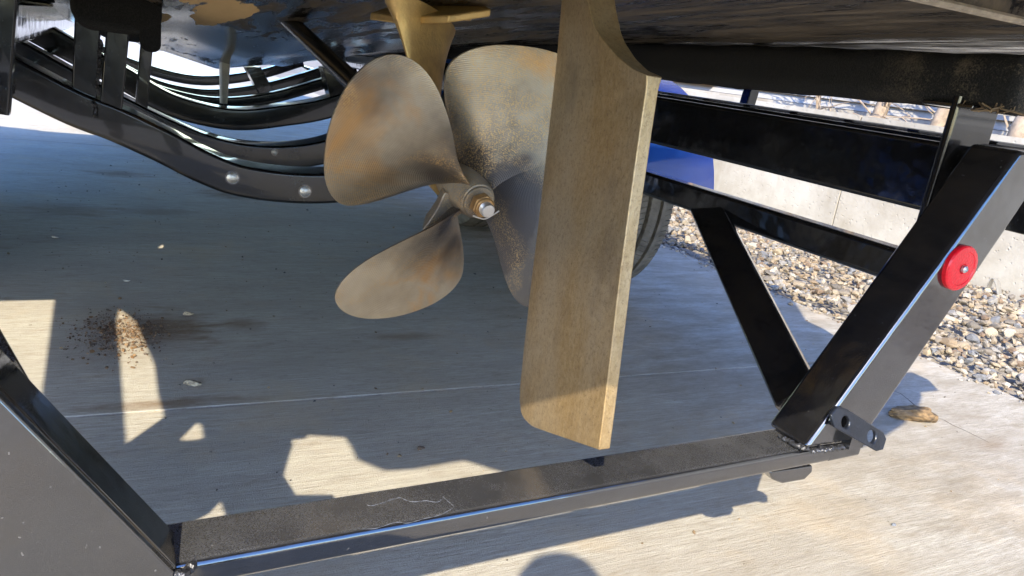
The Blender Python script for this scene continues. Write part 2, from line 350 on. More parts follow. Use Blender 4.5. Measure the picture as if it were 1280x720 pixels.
# ------------------------------------------------------------------ ground
def sheet(name, x0, x1, y0, y1, z, mat, label=None, n=1):
    v = [(x0,y0,z),(x1,y0,z),(x1,y1,z),(x0,y1,z)]
    o = mesh_obj(name, v, [(0,1,2,3)], mat, None, smooth=False); return tag(o, kind='structure', label=label)
EARTH = mat_plain('earth', (0.17, 0.135, 0.095), 0.95, 0, 0.3, 3, 0.5, 40)
sheet('ground', -220, 220, -220, 220, -0.32, EARTH, 'bare brown earth that the slab and the gravel lie on')
pave = empty('concrete_pavement', (0, 0, 0), 'pale broomed concrete slab under the trailer', None, None, 'structure')
ys = [-9.1, -5.4, -1.7, 1.99, 6.55, 11.0, 15.5, 20, 24.5, 29, 33.5, 38, 47, 56]
xs = [-24.0, -17.0, -10.0, -3.4, 3.23]
for i in range(len(xs)-1):
    for j in range(len(ys)-1):
        if not (-3.5 < xs[i+1] and True): continue
        m = MB(); g = 0.0045
        x0, x1, y0, y1 = xs[i]+g, xs[i+1]-g, ys[j]+g, ys[j+1]-g
        near = (i == 3 and 0 <= j <= 4)
        if near:   # rough arrised edge
            n = 60; per = []
            for k in range(n): per.append((x0+(x1-x0)*k/n, y0 + 0.004*noise.noise((k*.9, j, 0))))
            for k in range(n): per.append((x1 + 0.012*noise.noise((k*.5, 3, j)), y0+(y1-y0)*k/n))
            for k in range(n): per.append((x1-(x1-x0)*k/n, y1 + 0.005*noise.noise((k*.9, 7, j))))
            for k in range(n): per.append((x0, y1-(y1-y0)*k/n))
            N = len(per); cx, cy = (x0+x1)/2, (y0+y1)/2
            v = [(x, y, -0.15) for x, y in per] + [(x, y, -0.003) for x, y in per] + \
                [(x+(0.002 if x < cx else -0.002)*(1 if min(abs(x-x0), abs(x-x1)) < .02 else 0), y+(0.002 if y < cy else -0.002)*(1 if min(abs(y-y0), abs(y-y1)) < .02 else 0), 0) for x, y in per]
            f = [(a, (a+1) % N, N+(a+1) % N, N+a) for a in range(N)] + [(N+a, N+(a+1) % N, 2*N+(a+1) % N, 2*N+a) for a in range(N)] + [list(range(2*N, 3*N))]
            m.add(v, f)
        else: m.box((x0, y0, -0.15), (x1, y1, 0))
        m.build('slab', CONC, pave, smooth=False)
jf = MB()
for j in ys[1:-1]: jf.box((-24, j-0.02, -0.2), (3.2, j+0.02, -0.016))
for x in xs[1:-1]: jf.box((x-0.02, -9, -0.21), (x+0.02, 56, -0.011))
o = jf.build('joint_filler', mat_plain('joint_grit', (0.10, 0.085, 0.065), 0.95, 0, 0.4, 80, 0.6, 200), pave)

# gravel ------------------------------------------------------------
sheet('gravel_base', 3.24, 5.16, -4, 14, -0.045, mat_plain('gravel_fines', (0.22, 0.19, 0.15), 0.95, 0, 0.4, 60, 0.9, 200), 'earth and grit under the gravel strip')
PAL = [(0.32,0.27,0.20), (0.24,0.21,0.17), (0.37,0.33,0.26), (0.17,0.18,0.20), (0.27,0.21,0.14), (0.20,0.145,0.10), (0.38,0.35,0.30), (0.17,0.155,0.135), (0.27,0.265,0.26), (0.32,0.27,0.20)]
def rock_base(sub, seed):
    bm = bmesh.new(); bmesh.ops.create_icosphere(bm, subdivisions=sub, radius=1)
    r = random.Random(seed)
    # cut flats so that it reads as a broken stone
    for _ in range(7):
        d = Vector((r.gauss(0,1), r.gauss(0,1), r.gauss(0,1))).normalized(); h = r.uniform(.42, .78)
        for v in bm.verts:
            q = v.co.dot(d)
            if q > h: v.co -= d*(q-h)
    for v in bm.verts: v.co *= 1 + 0.10*noise.noise(v.co*2.2 + Vector((seed*3.1, 0, 0)))
    V = np.array([v.co[:] for v in bm.verts]); F = np.array([[v.index for v in f.verts] for f in bm.faces]); bm.free()
    return V, F
BASES = [rock_base(1, k) for k in range(10)]; BASES2 = [rock_base(2, k+30) for k in range(12)]
def rot_m(a, b, c):
    ca, sa, cb, sb, cc, s_ = math.cos(a), math.sin(a), math.cos(b), math.sin(b), math.cos(c), math.sin(c)
    return np.array([[ca,-sa,0],[sa,ca,0],[0,0,1]]) @ np.array([[1,0,0],[0,cb,-sb],[0,sb,cb]]) @ np.array([[cc,0,s_],[0,1,0],[-s_,0,cc]])
def scatter(n, fx, fsize, bases, fz=None, pal=PAL, flat=0.6):
    V = []; Fc = []; Cc = []; off = 0
    for i in range(n):
        bv, bf = bases[rng.integers(len(bases))]; x, y = fx(); s_ = fsize()
        sh = np.array([1, rng.uniform(.6, .95), rng.uniform(.42, .75)*flat/0.6])*s_
        p = (bv*sh) @ rot_m(rng.uniform(0, 6.28), rng.normal(0, .3), rng.normal(0, .3)).T
        z = (fz(x, y) if fz else 0) + s_*0.25
        V.append(p + [x, y, z]); Fc.append(bf+off); off += len(bv)
        c = np.array(pal[rng.integers(len(pal))])*rng.uniform(.75, 1.2); Cc.append(np.repeat([[*c, 1]], len(bv), 0))
    return np.concatenate(V), np.concatenate(Fc), np.concatenate(Cc)
def gx():
    while True:
        x = rng.uniform(3.20, 5.13); y = rng.uniform(0.6, 8.0) if rng.random() < .8 else rng.uniform(-2.5, 13)
        if x > 3.27 or rng.random() < .35: return x, y
def gz_(x, y): return -0.035 + 0.055*(noise.noise((x*1.7, y*1.7, 0))+.5) + 0.04*max(0, (x-3.5)/1.6)*(1+noise.noise((x*3, y*3, 5))) - (0.03 if x < 3.32 else 0)
V, F_, Cc = scatter(15000, gx, lambda: float(np.clip(rng.lognormal(-3.95, .34), .010, .045)), BASES, gz_)
tag(mesh_obj('gravel', V, F_, TINT, None, smooth=True, angle=25, cols=Cc), 'loose mixed tan and grey gravel between the slab and the wall', 'gravel', None, 'stuff')
# the larger stones, each one an object
sb = empty('stone_bed', (4.2, 3, -0.04), 'strip of larger broken stones lying on top of the gravel', None, None, 'structure')
big_me = []
for k, (bv, bf) in enumerate(BASES2):
    me = bpy.data.meshes.new('stone'); me.from_pydata((bv*S).tolist(), [], bf.tolist())
    col = PAL[k % len(PAL)]; ca = me.color_attributes.new('tint', 'FLOAT_COLOR', 'POINT')
    ca.data.foreach_set('color', np.repeat([[*col, 1]], len(bv), 0).astype(np.float32).ravel())
    me.materials.append(TINT); me.shade_smooth(); me.set_sharp_from_angle(angle=math.radians(22)); big_me.append(me)
def rock_obj(x, y, z, s_, parent=None, me=None, name='stone', flat=.55, rz=None):
    o = bpy.data.objects.new(name, me or random.choice(big_me)); C.objects.link(o)
    if parent: o.parent = parent
    o.location = Vector((x, y, z))*S - (root_loc(parent) if parent else Vector((0,0,0)))
    o.scale = (s_, s_*random.uniform(.6, .9), s_*flat*random.uniform(.8, 1.2)); o.rotation_euler = (random.gauss(0, .2), random.gauss(0, .2), rz if rz is not None else random.uniform(0, 6.28))
    return o
for k in range(280):
    while True:
        x, y = random.uniform(3.27, 5.05), random.uniform(1.0, 4.4)
        if y < 1.0 + (5.3-x)*2.2: break
    rock_obj(x, y, gz_(x, y)+0.020, random.uniform(.022, .048), sb)

# retaining wall ----------------------------------------------------
wall = empty('retaining_wall', (5.3, 4, 0), 'cream cast concrete wall along the gravel strip with a vertical joint', 'wall')
WY = [-6, -2.2, 0.9, 4.2, 7.4, 10.6, 13.8, 17]
for a, b in zip(WY, WY[1:]):
    nx, nz = 26, 9; v = []; f = []
    for iz in range(nz+1):
        for iy in range(nx+1):
            y = a+0.008+(b-a-0.016)*iy/nx; z = -0.2+1.22*iz/nz
            v.append((5.15+0.018*noise.noise((y*1.2, z*1.6, 1))+0.006*noise.noise((y*7, z*7, 3)), y, z+(0.008*noise.noise((y*2, 0, 0)) if iz == nz else 0)))
    for iz in range(nz):
        for iy in range(nx): q = iz*(nx+1)+iy; f.append((q, q+1, q+nx+2, q+nx+1))
    nb = len(v); v += [(5.42, a+.008, -.2), (5.42, b-.008, -.2), (5.42, b-.008, 1.02), (5.42, a+.008, 1.02)]
    f += [(nb, nb+3, nb+2, nb+1), [nz*(nx+1)+k for k in range(nx+1)] + [nb+2, nb+3],
          [k*(nx+1) for k in range(nz+1)] + [nb+3, nb], [k*(nx+1)+nx for k in range(nz+1)] + [nb+2, nb+1]]
    mesh_obj('wall_panel', v, f, WALL, wall, angle=50)
m = MB(); m.box((5.27, -6, -.2), (5.4, 17, 0.99)); m.build('wall_core', DIRT, wall)
tag(mesh_obj('raised_bed', [(5.43,-6,.93),(6.02,-6,.95),(6.02,17,.95),(5.43,17,.93)], [(0,1,2,3)], DIRT, None), kind='structure', label='dry earth behind the retaining wall')

# sided building beyond the wall -------------------------------------
SID = mat_plain('cream_metal_siding', (0.30, 0.285, 0.26), 0.55, 0.0, 0.08, 3, 0.05, 30)
bld = empty('sided_building', (8, 5, 0), 'cream building clad in narrow horizontal siding beyond the wall', 'building')
m = MB(); h = 0.075; z = 1.06; prof = []
while z < 5.2: prof += [(6.02, z), (6.055, z+h*0.96), (6.02+.035, z+h)]; z += h
v = []; f = []
for (x, z_) in prof: v += [(x, -7, z_), (x, 17, z_)]
for k in range(len(prof)-1): f.append((2*k, 2*k+1, 2*k+3, 2*k+2))
m.add(v, f); tag(m.build('siding', SID, bld, angle=25), kind='stuff')
m = MB(); m.box((6.07, -7, -.2), (11, 17, 5.3)); m.build('wall', SID, bld)
m = MB(); m.box((6.0, -7.05, 0.9), (6.065, 17.05, 1.055)); m.build('base_trim', WALL, bld)
m = MB(); m.prism([(5.7,-7.3,5.32),(11.4,-7.3,5.32),(8.5,-7.3,6.8)], (0, 24.6, 0)); m.build('roof', mat_plain('roof_metal', (.2,.19,.18), .5), bld)
wf = MB(); TAN = mat_plain('tan_timber', (0.45, 0.30, 0.17), 0.7, 0, .2, 12, .3, 60)
for (a, b, c, d) in ((7.0, 1.12, 7.06, 1.75), (8.05, 1.12, 8.11, 1.75), (7.06, 1.69, 8.05, 1.75), (7.06, 1.12, 8.05, 1.18), (7.5, 1.18, 7.56, 1.69), (7.06, 1.42, 7.5, 1.46), (7.56, 1.42, 8.05, 1.46)):
    wf.box((5.97, a, b), (6.018, c, d))
wf_o = wf.build('window', TAN, bld, bevel=.004)
m = MB(); m.box((5.99, 7.05, 1.17), (6.0, 8.06, 1.7)); m.build('pane', mat_plain('window_glass', (0.16, 0.22, 0.30), 0.08, 0, .2, 4, .02), wf_o)

# leafless shrubs behind the wall ------------------------------------
BARK = mat_plain('grey_brown_bark', (0.26, 0.20, 0.145), 0.9, 0, .35, 30, .8, 120)
def shrub(x, y, lab, r0, lean, seed, nb=14, spread=.55, ht=1.9):
    rr = random.Random(seed); t = empty('leafless_shrub', (x, y, .94), lab, 'shrub', 'bare shrubs behind the retaining wall')
    top = Vector((x+lean[0]*ht, y+lean[1]*ht, .94+ht))
    tr = MB(); pts = [Vector((x, y, .92)).lerp(top, k/7) + Vector((rr.gauss(0,.012), rr.gauss(0,.012), 0)) for k in range(8)]
    tr.tube(smooth_path(pts, 3), lambda q: r0*(1-.55*q)*(1+.12*math.sin(q*23)), 9); tr.build('trunk', BARK, t)
    tw = MB()
    for k in range(nb):
        q = rr.uniform(0.0, .6); p = Vector((x, y, .96)).lerp(top, q); d = Vector((rr.uniform(-.25,.05), rr.choice((-1,1))*rr.uniform(.3,1), rr.uniform(.1, 1.1))).normalized()
        path = [p]; L = rr.uniform(.4, 1.1)*spread*1.6
        for i in range(6):
            d = (d + Vector((rr.gauss(0,.12), rr.gauss(0,.3), rr.gauss(0,.3)))).normalized(); path.append(path[-1]+d*L/6)
        for w_ in path: w_.x = max(5.30, min(w_.x, 5.95)); w_.z = max(w_.z, .97)
        tw.tube(path, lambda q, a=rr.uniform(.005, .011): a*(1-.7*q), 5)
        for _ in range(3):
            b = path[rr.randint(1, 5)]; e = Vector((rr.gauss(0,.1), rr.gauss(0,.8), rr.gauss(.2,.8))).normalized()
            tw.tube([b, b+e*.12+Vector((0,0,.01)), b+e*.12*2+Vector((0,0,.05))], lambda q: .0045*(1-.6*q), 4)
    tw.build('branches', BARK, t)
shrub(5.62, 4.42, 'thick upright pale trunk of the bare shrub nearest the leaning black post', .055, (0, -.05), 1, 30)
shrub(5.60, 5.05, 'thinnest leafless shrub with fine crossing twigs against the siding', .014, (0, .08), 2, 34)
shrub(5.55, 3.83, 'dark leaning trunk of a bare shrub just left of the bunk post', .05, (0, -.22), 3, 30)
shrub(5.58, 3.22, 'brown bare trunk at the right edge of the photo above the wall', .075, (0, -.12), 4, 30)

# ------------------------------------------------------------------ trailer
tr = empty('boat_trailer', (0.5, 4, 0), 'black painted steel boat trailer with a dropped U shaped rear frame', 'boat trailer')
CX = 0.53
def rect_tube(name, a, b, wd, h, side, r=.009, parent=tr, mat=PAINT):
    m = MB(); m.sweep([a, b], lambda q: rrect(wd, h, r, 4), side); return m.build(name, mat, parent, angle=35)
def weld(path, parent, r=.0045, n=40, sparse=1.0):
    P = smooth_path(path, max(2, n//max(1, len(path)-1)))
    m = MB(); m.tube([p + Vector((random.gauss(0,.0012), random.gauss(0,.0012), random.gauss(0,.0012))) for p in P],
                     lambda q: r*(.85+.25*abs(math.sin(q*n*1.7))+random.uniform(-.06,.06)), 7)
    return m.build('weld', WELD, parent)
# rear beam: flat rectangular tube, top z .455
bz = .441
beam = rect_tube('rear_beam', (0.028, .760, bz), (1.075, .800, bz), .082, .034, (0, 1, 0))
# angled rear end under the bracket
m = MB(); zt, zb = .458, .424
m.prism([(1.076, .760, zt), (1.076, .842, zt), (1.15, .842, zt), (1.163, .764, zt)], (0, 0, -.0339)); e_ = m.build('beam_end', PAINT, tr, bevel=.005, seg=3)
def diag(mir):
    fx = (lambda x: 2*CX-.005-x) if mir else (lambda x: x)
    # outline of the rear face in the x-z plane
    pts = [(fx(1.000), .462), (fx(1.325), .985), (fx(1.435), .985), (fx(1.140), .462)]
    m = MB(); y0, y1 = (.700, .79) if mir else (.752, .842)
    m.prism([(x, y0, z) for x, z in pts], (0, y1-y0, 0)); return m.build('diagonal_tube', PAINT, tr, bevel=.009, seg=4)
dr = diag(False)
# left diagonal and wide gusset plate, unseen upper parts shaped for slab shadows
pl = [at(0, 478, 'y', .700), at(217, 716, 'y', .700)]
dl_dir = (pl[1]-pl[0]).normalized()
B_ = pl[1]; A_ = Vector((-.112, .700, .690)); A1 = Vector((-.28, .700, .722)); A2 = Vector((-.40, .700, 1.0))
# cut-out in the gusset (lets a small triangle of sun through beside the beam)
def gq(px, py): g = at(px, py, 'z', 0); z = (g.y-.706)/1.0346; return Vector((g.x-.7690*z, .700, z))
def ngon_plate(outer, holes, y, th):
    bm = bmesh.new()
    def loop(pts): vs = [bm.verts.new(p) for p in pts]; return [bm.edges.new((vs[i], vs[(i+1) % len(vs)])) for i in range(len(vs))]
    es = loop(outer)
    for h_ in holes: es += loop(h_)
    bmesh.ops.triangle_fill(bm, edges=es, use_beauty=True, use_dissolve=False)
    fs = [f for f in bm.faces]
    ext = bmesh.ops.extrude_face_region(bm, geom=fs); vv = [g for g in ext['geom'] if isinstance(g, bmesh.types.BMVert)]
    bmesh.ops.translate(bm, verts=vv, vec=(0, th, 0))
    v = [q.co[:] for q in bm.verts]; bm.verts.index_update(); f = [[q.index for q in fc.verts] for fc in bm.faces]; bm.free(); return v, f
v, f = ngon_plate([A2, A1, A_, B_, B_ + Vector((0, 0, -.06)), B_ + Vector((-.30, 0, -.075)), Vector((-1.0, .70, .62)), Vector((-1.0, .70, .93)), Vector((-.44, .70, .93)), Vector((-.42, .70, 1.0))],
                  [[gq(190, 668), gq(232, 655), gq(262, 640), gq(275, 626), gq(284, 650), gq(286, 700), gq(226, 700)]], .70, .012)
gus = mesh_obj('gusset_plate', v, f, PAINT, tr, bevel=.002)
nrm = Vector((0, 1, 0)).cross(dl_dir); nrm = nrm if nrm.z > 0 else -nrm
yo = Vector((0, .0125, 0)); m = MB()
m.prism([A_+yo - nrm*.05, B_+yo + dl_dir*.012 - nrm*.05, B_+yo + dl_dir*.012, A_+yo, A1+yo, A2+yo, A2+yo+Vector((-.09,0,.0)), A1+yo+Vector((-.05,0,-.05))], (0, .072, 0)); dl = m.build('diagonal_tube', PAINT, tr, bevel=.006, seg=4)
weld([B_ + Vector((.004,.002,-.004)), B_ + Vector((.012,.01,-.012)), B_ + Vector((.022,.03,-.01))], beam, .0048, 14)
# right upright face corner weld and seam
weld([(1.004, .748, .462), (1.05, .7465, .4615), (1.10, .748, .461), (1.150, .752, .460)], beam, .0033, 60)
weld([(1.003, .752, .466), (.995, .760, .464), (.99, .80, .462)], beam, .004, 30)
# side rails
def mir(x): return 2*CX - x
def rails(sgn):
    X = (lambda x: x) if sgn > 0 else mir
    up = MB(); x0, x1 = X(1.40), X(1.455)
    ys0 = 0 if sgn > 0 else .42
    a = rect_tube('upper_rail', ((x0+x1)/2, .86+ys0, .909), ((x0+x1)/2, 8.2, .909), abs(x1-x0), .137, (1, 0, 0), .01)
    b = rect_tube('lower_rail', ((x0+x1)/2, .90+ys0, .720), ((x0+x1)/2, 8.2, .720), abs(x1-x0), .070, (1, 0, 0), .01)
    return a, b
ur, lr = rails(1); ul, ll = rails(-1)
# right post carrying the bunk
PT = [at(1197, 136, 'x', 1.375), at(1255, 136, 'x', 1.375)]
rect_tube('bunk_post', (1.392, .895, .80), (1.392, .895, 1.062), .125, .018, (1, 0, 0), .006, mat=PAINT2)
m = MB(); m.box((1.33, .86, 1.042), (1.47, .96, 1.050)); m.build('post_cap', PAINT, tr, bevel=.002)
weld([(1.352, .80, .965), (1.33, .80, .94), (1.30, .805, .90), (1.28, .805, .86)], dr, .004, 50)
# brace from lower rail down to the beam
def brace(sgn):
    X = (lambda x: x) if sgn > 0 else mir
    m = MB(); m.sweep([(X(1.432), 1.60, .712), (1.088, .862, .497) if sgn > 0 else (-.066, .83, .50)], lambda q: rrect(*((.085, .030) if sgn > 0 else (.030, .07)), .006, 3), (.5, -.45, .72) if sgn > 0 else (1, 0, 0)); return m.build('brace', PAINT, tr)
brace(1); brace(-1)
# rear outrigger tubes
rect_tube('outrigger', (1.436, .79, .925), (2.22, .79, .925), .085, .095, (0, 1, 0))
rect_tube('outrigger', (mir(1.436), .77, .925), (mir(2.22), .77, .925), .085, .095, (0, 1, 0))
m = MB(); m.box((1.438, .752, .84), (1.447, .835, .985)); pj = m.build('joint_plate', PAINT, tr, bevel=.002)
weld([(1.452, .748, .975), (1.453, .748, .93), (1.452, .748, .88)], pj, .005, 40)
# step plates on both sides (tread plate): slabs with lips, left ones shaped for shade
TREAD = mat_plain('tread_plate_blue_black', (0.012, 0.013, 0.018), 0.2, .2, .2, 30, .3, 90, Coat_Weight=.4)
def plate(name, pts, z, th=.014):
    m = MB(); m.prism([(x, y, z) for x, y in pts], (0, 0, -th)); return m.build(name, TREAD, tr, bevel=.002)
plate('step_plate', [(1.47, .86), (2.10, .86), (2.25, 1.32), (2.27, 2.42), (1.47, 2.42)], .985)
for k in range(9):
    m = MB(); m.box((1.50, .90+k*.17, .9855), (2.05, .93+k*.17, .993)); m.build('tread_bar', TREAD, tr, bevel=.002)
# left step, unseen: rear part, outer strip, gap and holes cut for sun patches
OFF = (.9868*.7690, .9868*1.0346)
def gp(px, py):   # where the sunbeam to that spot on the slab crosses step height
    g = at(px, py, 'z', 0); return (g.x - OFF[0], g.y - OFF[1])
b_in = [gp(150,385), gp(160,392), gp(172,402), gp(183,428), (gp(195,455)), gp(199,490), gp(207,520), gp(160,553)]
b_out = [gp(160,553), gp(157,520), gp(154,480), gp(151,440), gp(147,400), gp(150,385)]
g68, g56, g50, g20 = gp(73,373), gp(61,470), gp(55,540), gp(15,375)
def holed(pts, holes):
    v, f = ngon_plate([(x, 0, y) for x, y in pts], [[(x, 0, y) for x, y in h_] for h_ in holes], 0, .004)
    return mesh_obj('step_plate', [(x, z, .985-y) for x, y, z in v], f, TREAD, tr)  # unseen left step, holes cut for sun patches
holed([(-.345, .75), (-.345, 2.6), (b_in[0][0], 2.6)] + b_in + [(b_in[-1][0]+.02, .75)],
      [[gp(*p) for p in ((226,549), (240,535), (248,527), (254,532), (256,547), (240,550))], [gp(*p) for p in ((307,513), (313,521), (321,527), (336,524), (325,534), (319,540), (311,537))]])
plate('step_plate', [(b_out[0][0]+.018, .75)] + b_out + [(b_out[-1][0]-.001, 2.6), (g68[0], 2.6), g68, g56, (g50[0], .75)], .985)  # unseen left step, edge cut for sun patches
plate('step_plate', [(g68[0]-.002, 2.6), (-1.27, 2.6), (-1.27, g20[1]), g68], .985)  # part of the unseen left step, shaped for shade
plate('step_plate', [(-.345, 4.60), (-.345, 6.05), (-1.38, 6.05), (-1.38, 4.60)], .985)  # unseen front step, added to carry the shade farther along the slab
plate('step_plate', [(1.47, 4.85), (1.47, 6.05), (2.3, 6.05), (2.3, 4.85)], .985)
# wheels and fenders
def wheel(x0, x1, y, R_=.50, detail=True, outer=1):
    w_ = empty('wheel', (0, 0, 0)); w_.parent = tr; w_.location = Vector(((x0+x1)/2, y, R_))*S - root_loc(tr)
    xc, hw = (x0+x1)/2, (x1-x0)/2
    prof = [(-.62, .60), (-.92, .66), (-1.0, .80), (-.97, .90), (-.88, .965)]
    gro = (-.52, -.17, .17, .52)
    for g in gro: prof += [(g-.055, .995), (g-.045, .960), (g+.045, .960), (g+.055, .995)]
    prof += [(.88, .965), (.97, .90), (1.0, .80), (.92, .66), (.62, .60)]
    n = 96; v = []; f = []
    for k in range(n):
        a = 2*PI*k/n
        for j, (u, q) in enumerate(prof):
            v.append((xc+u*hw, y + R_*q*math.cos(a), R_ + R_*q*math.sin(a)))
    m_ = len(prof)
    for k in range(n):
        for j in range(m_-1): f.append((k*m_+j, k*m_+j+1, ((k+1) % n)*m_+j+1, ((k+1) % n)*m_+j))
    ty = mesh_obj('tyre', v, f, RUBBER, w_, angle=30)
    # tread blocks: lateral sipes as proud ribs
    if detail:
        tb = MB()
        bands = ((-.88,-.58), (-.46,-.23), (-.11,.11), (.23,.46), (.58,.88))
        nb = 120
        for k in range(nb):
            for bi, (u0, u1) in enumerate(bands):
                a0 = 2*PI*(k+.12*bi)/nb; a1 = a0 + 2*PI/nb*.80; sk = .012*(1 if bi % 2 else -1)
                r0, r1 = R_*.955, R_*(1.004 if 0 < bi < 4 else .985)
                P = []
                for (u, da) in ((u0, -sk), (u1, sk)):
                    for a_ in (a0+da, a1+da):
                        for r_ in (r0, r1): P.append((xc+u*hw, y+r_*math.cos(a_), R_+r_*math.sin(a_)))
                tb.add(P, [(0,1,3,2), (4,6,7,5), (0,4,5,1), (2,3,7,6), (1,5,7,3)])
        o = tb.build('tread', RUBBER, w_, smooth=False); tag(o, kind='stuff')
    m = MB(); s_ = -1 if xc > CX else 1
    ring = [(xc+hw*.75*q, y + R_*.61*math.cos(2*PI*k/32), R_+R_*.61*math.sin(2*PI*k/32)) for q in (-1, 1) for k in range(32)]
    cen = [(xc-hw*.1, y+R_*.2*math.cos(2*PI*k/32), R_+R_*.2*math.sin(2*PI*k/32)) for k in range(32)]
    m.add(ring, [(k, (k+1) % 32, 32+(k+1) % 32, 32+k) for k in range(32)])
    m.add([(xc, y+R_*.6*math.cos(2*PI*k/32), R_+R_*.6*math.sin(2*PI*k/32)) for k in range(32)] + cen, [(k, (k+1) % 32, 32+(k+1) % 32, 32+k) for k in range(32)] + [list(range(32, 64))])
    m.build('rim', ALU, w_)
    return w_
wheel(1.80, 2.20, 3.12); wheel(1.80, 2.20, 4.30, detail=False)
wheel(mir(2.20), mir(1.80), 3.12, detail=False); wheel(mir(2.20), mir(1.80), 4.30, detail=False)
def fender(sgn):
    X = (lambda x: x) if sgn > 0 else mir
    path = [(3.12-.60*math.cos(math.radians(a)), .50+.56*math.sin(math.radians(a))) for a in range(8, 91, 6)] + [(3.72, 1.075)]
    path += [(4.30-.60*math.cos(math.radians(a)), .50+.56*math.sin(math.radians(a))) for a in range(90, 176, 6)]
    m = MB(); v = []; f = []; xs_ = (X(1.62), X(1.64), X(2.30), X(2.33)); n = len(path)
    for (y, z) in path:
        v += [(xs_[0], y, z-.03), (xs_[1], y, z), (xs_[2], y, z), (xs_[3], y+(.02 if y < 3.7 else -.02), z-.05)]
    for k in range(n-1):
        for j in range(3): f.append((4*k+j, 4*k+j+1, 4*k+5+j, 4*k+4+j))
    m.add(v, f); o = m.build('fender', BLUEP, tr, angle=50); q = o.modifiers.new('s', 'SOLIDIFY'); q.thickness = .012
fender(1); fender(-1)
# axle beams
for y in (3.12, 4.30): rect_tube('axle', (mir(1.8), y, .50), (1.8, y, .50), .06, .06, (0, 1, 0)) if False else None
# curved cross members ------------------------------------------------
def cross(y, top, h, dep, r=.012):
    pts = [(x, y, z-h/2) for x, z in top]
    m = MB(); m.sweep(smooth_path(pts, 7), lambda q: rrect(dep, h, r, 3), (0, 1, 0)); return m.build('cross_member', PAINT2, tr, angle=35)
c1 = cross(2.885, [(-.345,.83), (-.16,.742), (-.04,.70), (.10,.640), (.235,.575), (.36,.535), (.55,.520), (.74,.535), (.87,.575), (1.0,.640), (1.14,.70), (1.405,.83)], .115, .17)
c2 = cross(3.83, [(-.80,1.03), (-.345,.80), (-.18,.715), (-.05,.655), (.18,.555), (.40,.492), (.62,.482), (.84,.520), (1.03,.60), (1.2,.70), (1.405,.83)], .115, .17)
c3 = cross(4.70, [(-.85,1.12), (-.345,.87), (-.20,.80), (-.02,.715), (.20,.605), (.42,.56), (.60,.56), (.80,.60), (1.06,.67), (1.405,.83)], .12, .18)
c4 = cross(5.95, [(-.85,1.0), (-.345,.78), (-.10,.69), (.08,.61), (.25,.562), (.46,.548), (.66,.575), (.9,.64), (1.15,.735), (1.405,.85)], .075, .09)
c45 = cross(5.30, [(-.85,1.05), (-.345,.80), (-.12,.70), (.06,.625), (.24,.575), (.45,.553), (.66,.575), (.88,.635), (1.12,.73), (1.405,.85)], .07, .09)
c5 = cross(7.2, [(-.345,.78), (.0,.64), (.5,.56), (1.0,.66), (1.405,.83)], .08, .09)
def bolt(px, py, y, parent, r=.020):
    c = at(px, py, 'y', y); m = MB(); rb = at(px, py, 'y', y)
    m.tube([c + Vector((0, .01, 0)), c + Vector((0, -.004, 0))], r*1.25, 20, (1,0,0)); m2 = MB()
    m2.tube([c + Vector((0, 0, 0)), c + Vector((0, -.010, 0)), c + Vector((0, -.015, 0))], lambda q: r*(1 if q < .6 else .55), 14, (1,0,0))
    w_ = m.build('washer', PAINT, parent); m2.build('bolt', ZINC, parent)
bolt(290.5, 222, 2.80, c1); bolt(381, 239, 2.80, c1); bolt(343, 190, 3.745, c2, .014)
weld([at(115, 128, 'y', 2.797), at(120, 135, 'y', 2.797), at(119, 146, 'y', 2.797)], c1, .007, 16)
weld([at(12, 92, 'y', 2.797), at(14, 104, 'y', 2.797), at(16, 118, 'y', 2.797)], c1, .007, 20)
# twin posts and carpeted end on the first cross member
rect_tube('bunk_post', (-.131, 2.86, .66), (-.112, 2.86, .97), .072, .072, (0, 1, 0), .006, mat=PAINT2)
p2 = rect_tube('bunk_post', (-.056, 2.84, .645), (-.026, 2.84, .97), .07, .066, (0, 1, 0), .006, mat=PAINT2)
weld([at(127, 50, 'y', 2.80), at(124, 80, 'y', 2.80), at(121, 120, 'y', 2.80)], p2, .005, 40)
rect_tube('bunk_post', (0.05, 3.8, .60), (0.08, 3.8, .98), .07, .05, (0, 1, 0), .006, mat=PAINT2)
# strap bracket on the fourth member and post on the third
m = MB(); a, b, c_, d = at(307, 84, 'y', 5.88), at(326, 84, 'y', 5.88), at(342, 113, 'y', 5.88), at(325, 119, 'y', 5.88)
m.prism([a, b, c_, d], (0, .16, 0)); m.build('bracket_strap', PAINT2, tr, bevel=.004)
m = MB(); a, b, c_, d = at(403, 84, 'y', 4.62), at(432, 88, 'y', 4.62), at(431, 128, 'y', 4.62), at(415, 130, 'y', 4.62)
m.prism([a, b, c_, d], (0, .12, 0)); m.build('bunk_post', PAINT2, tr, bevel=.004)
# inner bunk support rail seen under the hull
rect_tube('bunk_rail', (1.17, 3.2, .945), (1.17, 6.8, .885), .11, .05, (1, 0, 0), .008, mat=PAINT2)
rect_tube('bunk_rail', (mir(1.17), 3.2, .95), (mir(1.17), 6.8, .885), .11, .05, (1, 0, 0), .008, mat=PAINT2)
# far-left upright
rect_tube('guide_upright', at(-6, 140, 'y', 2.2), at(8, -60, 'y', 2.2), .05, .06, (0, 1, 0), .006, mat=PAINT2)
# leaning black post beyond the rail on the right
rect_tube('guide_post', at(928, 150, 'x', 2.36), at(955, 60, 'x', 2.36), .05, .05, (1, 0, 0), .006, mat=PAINT2)
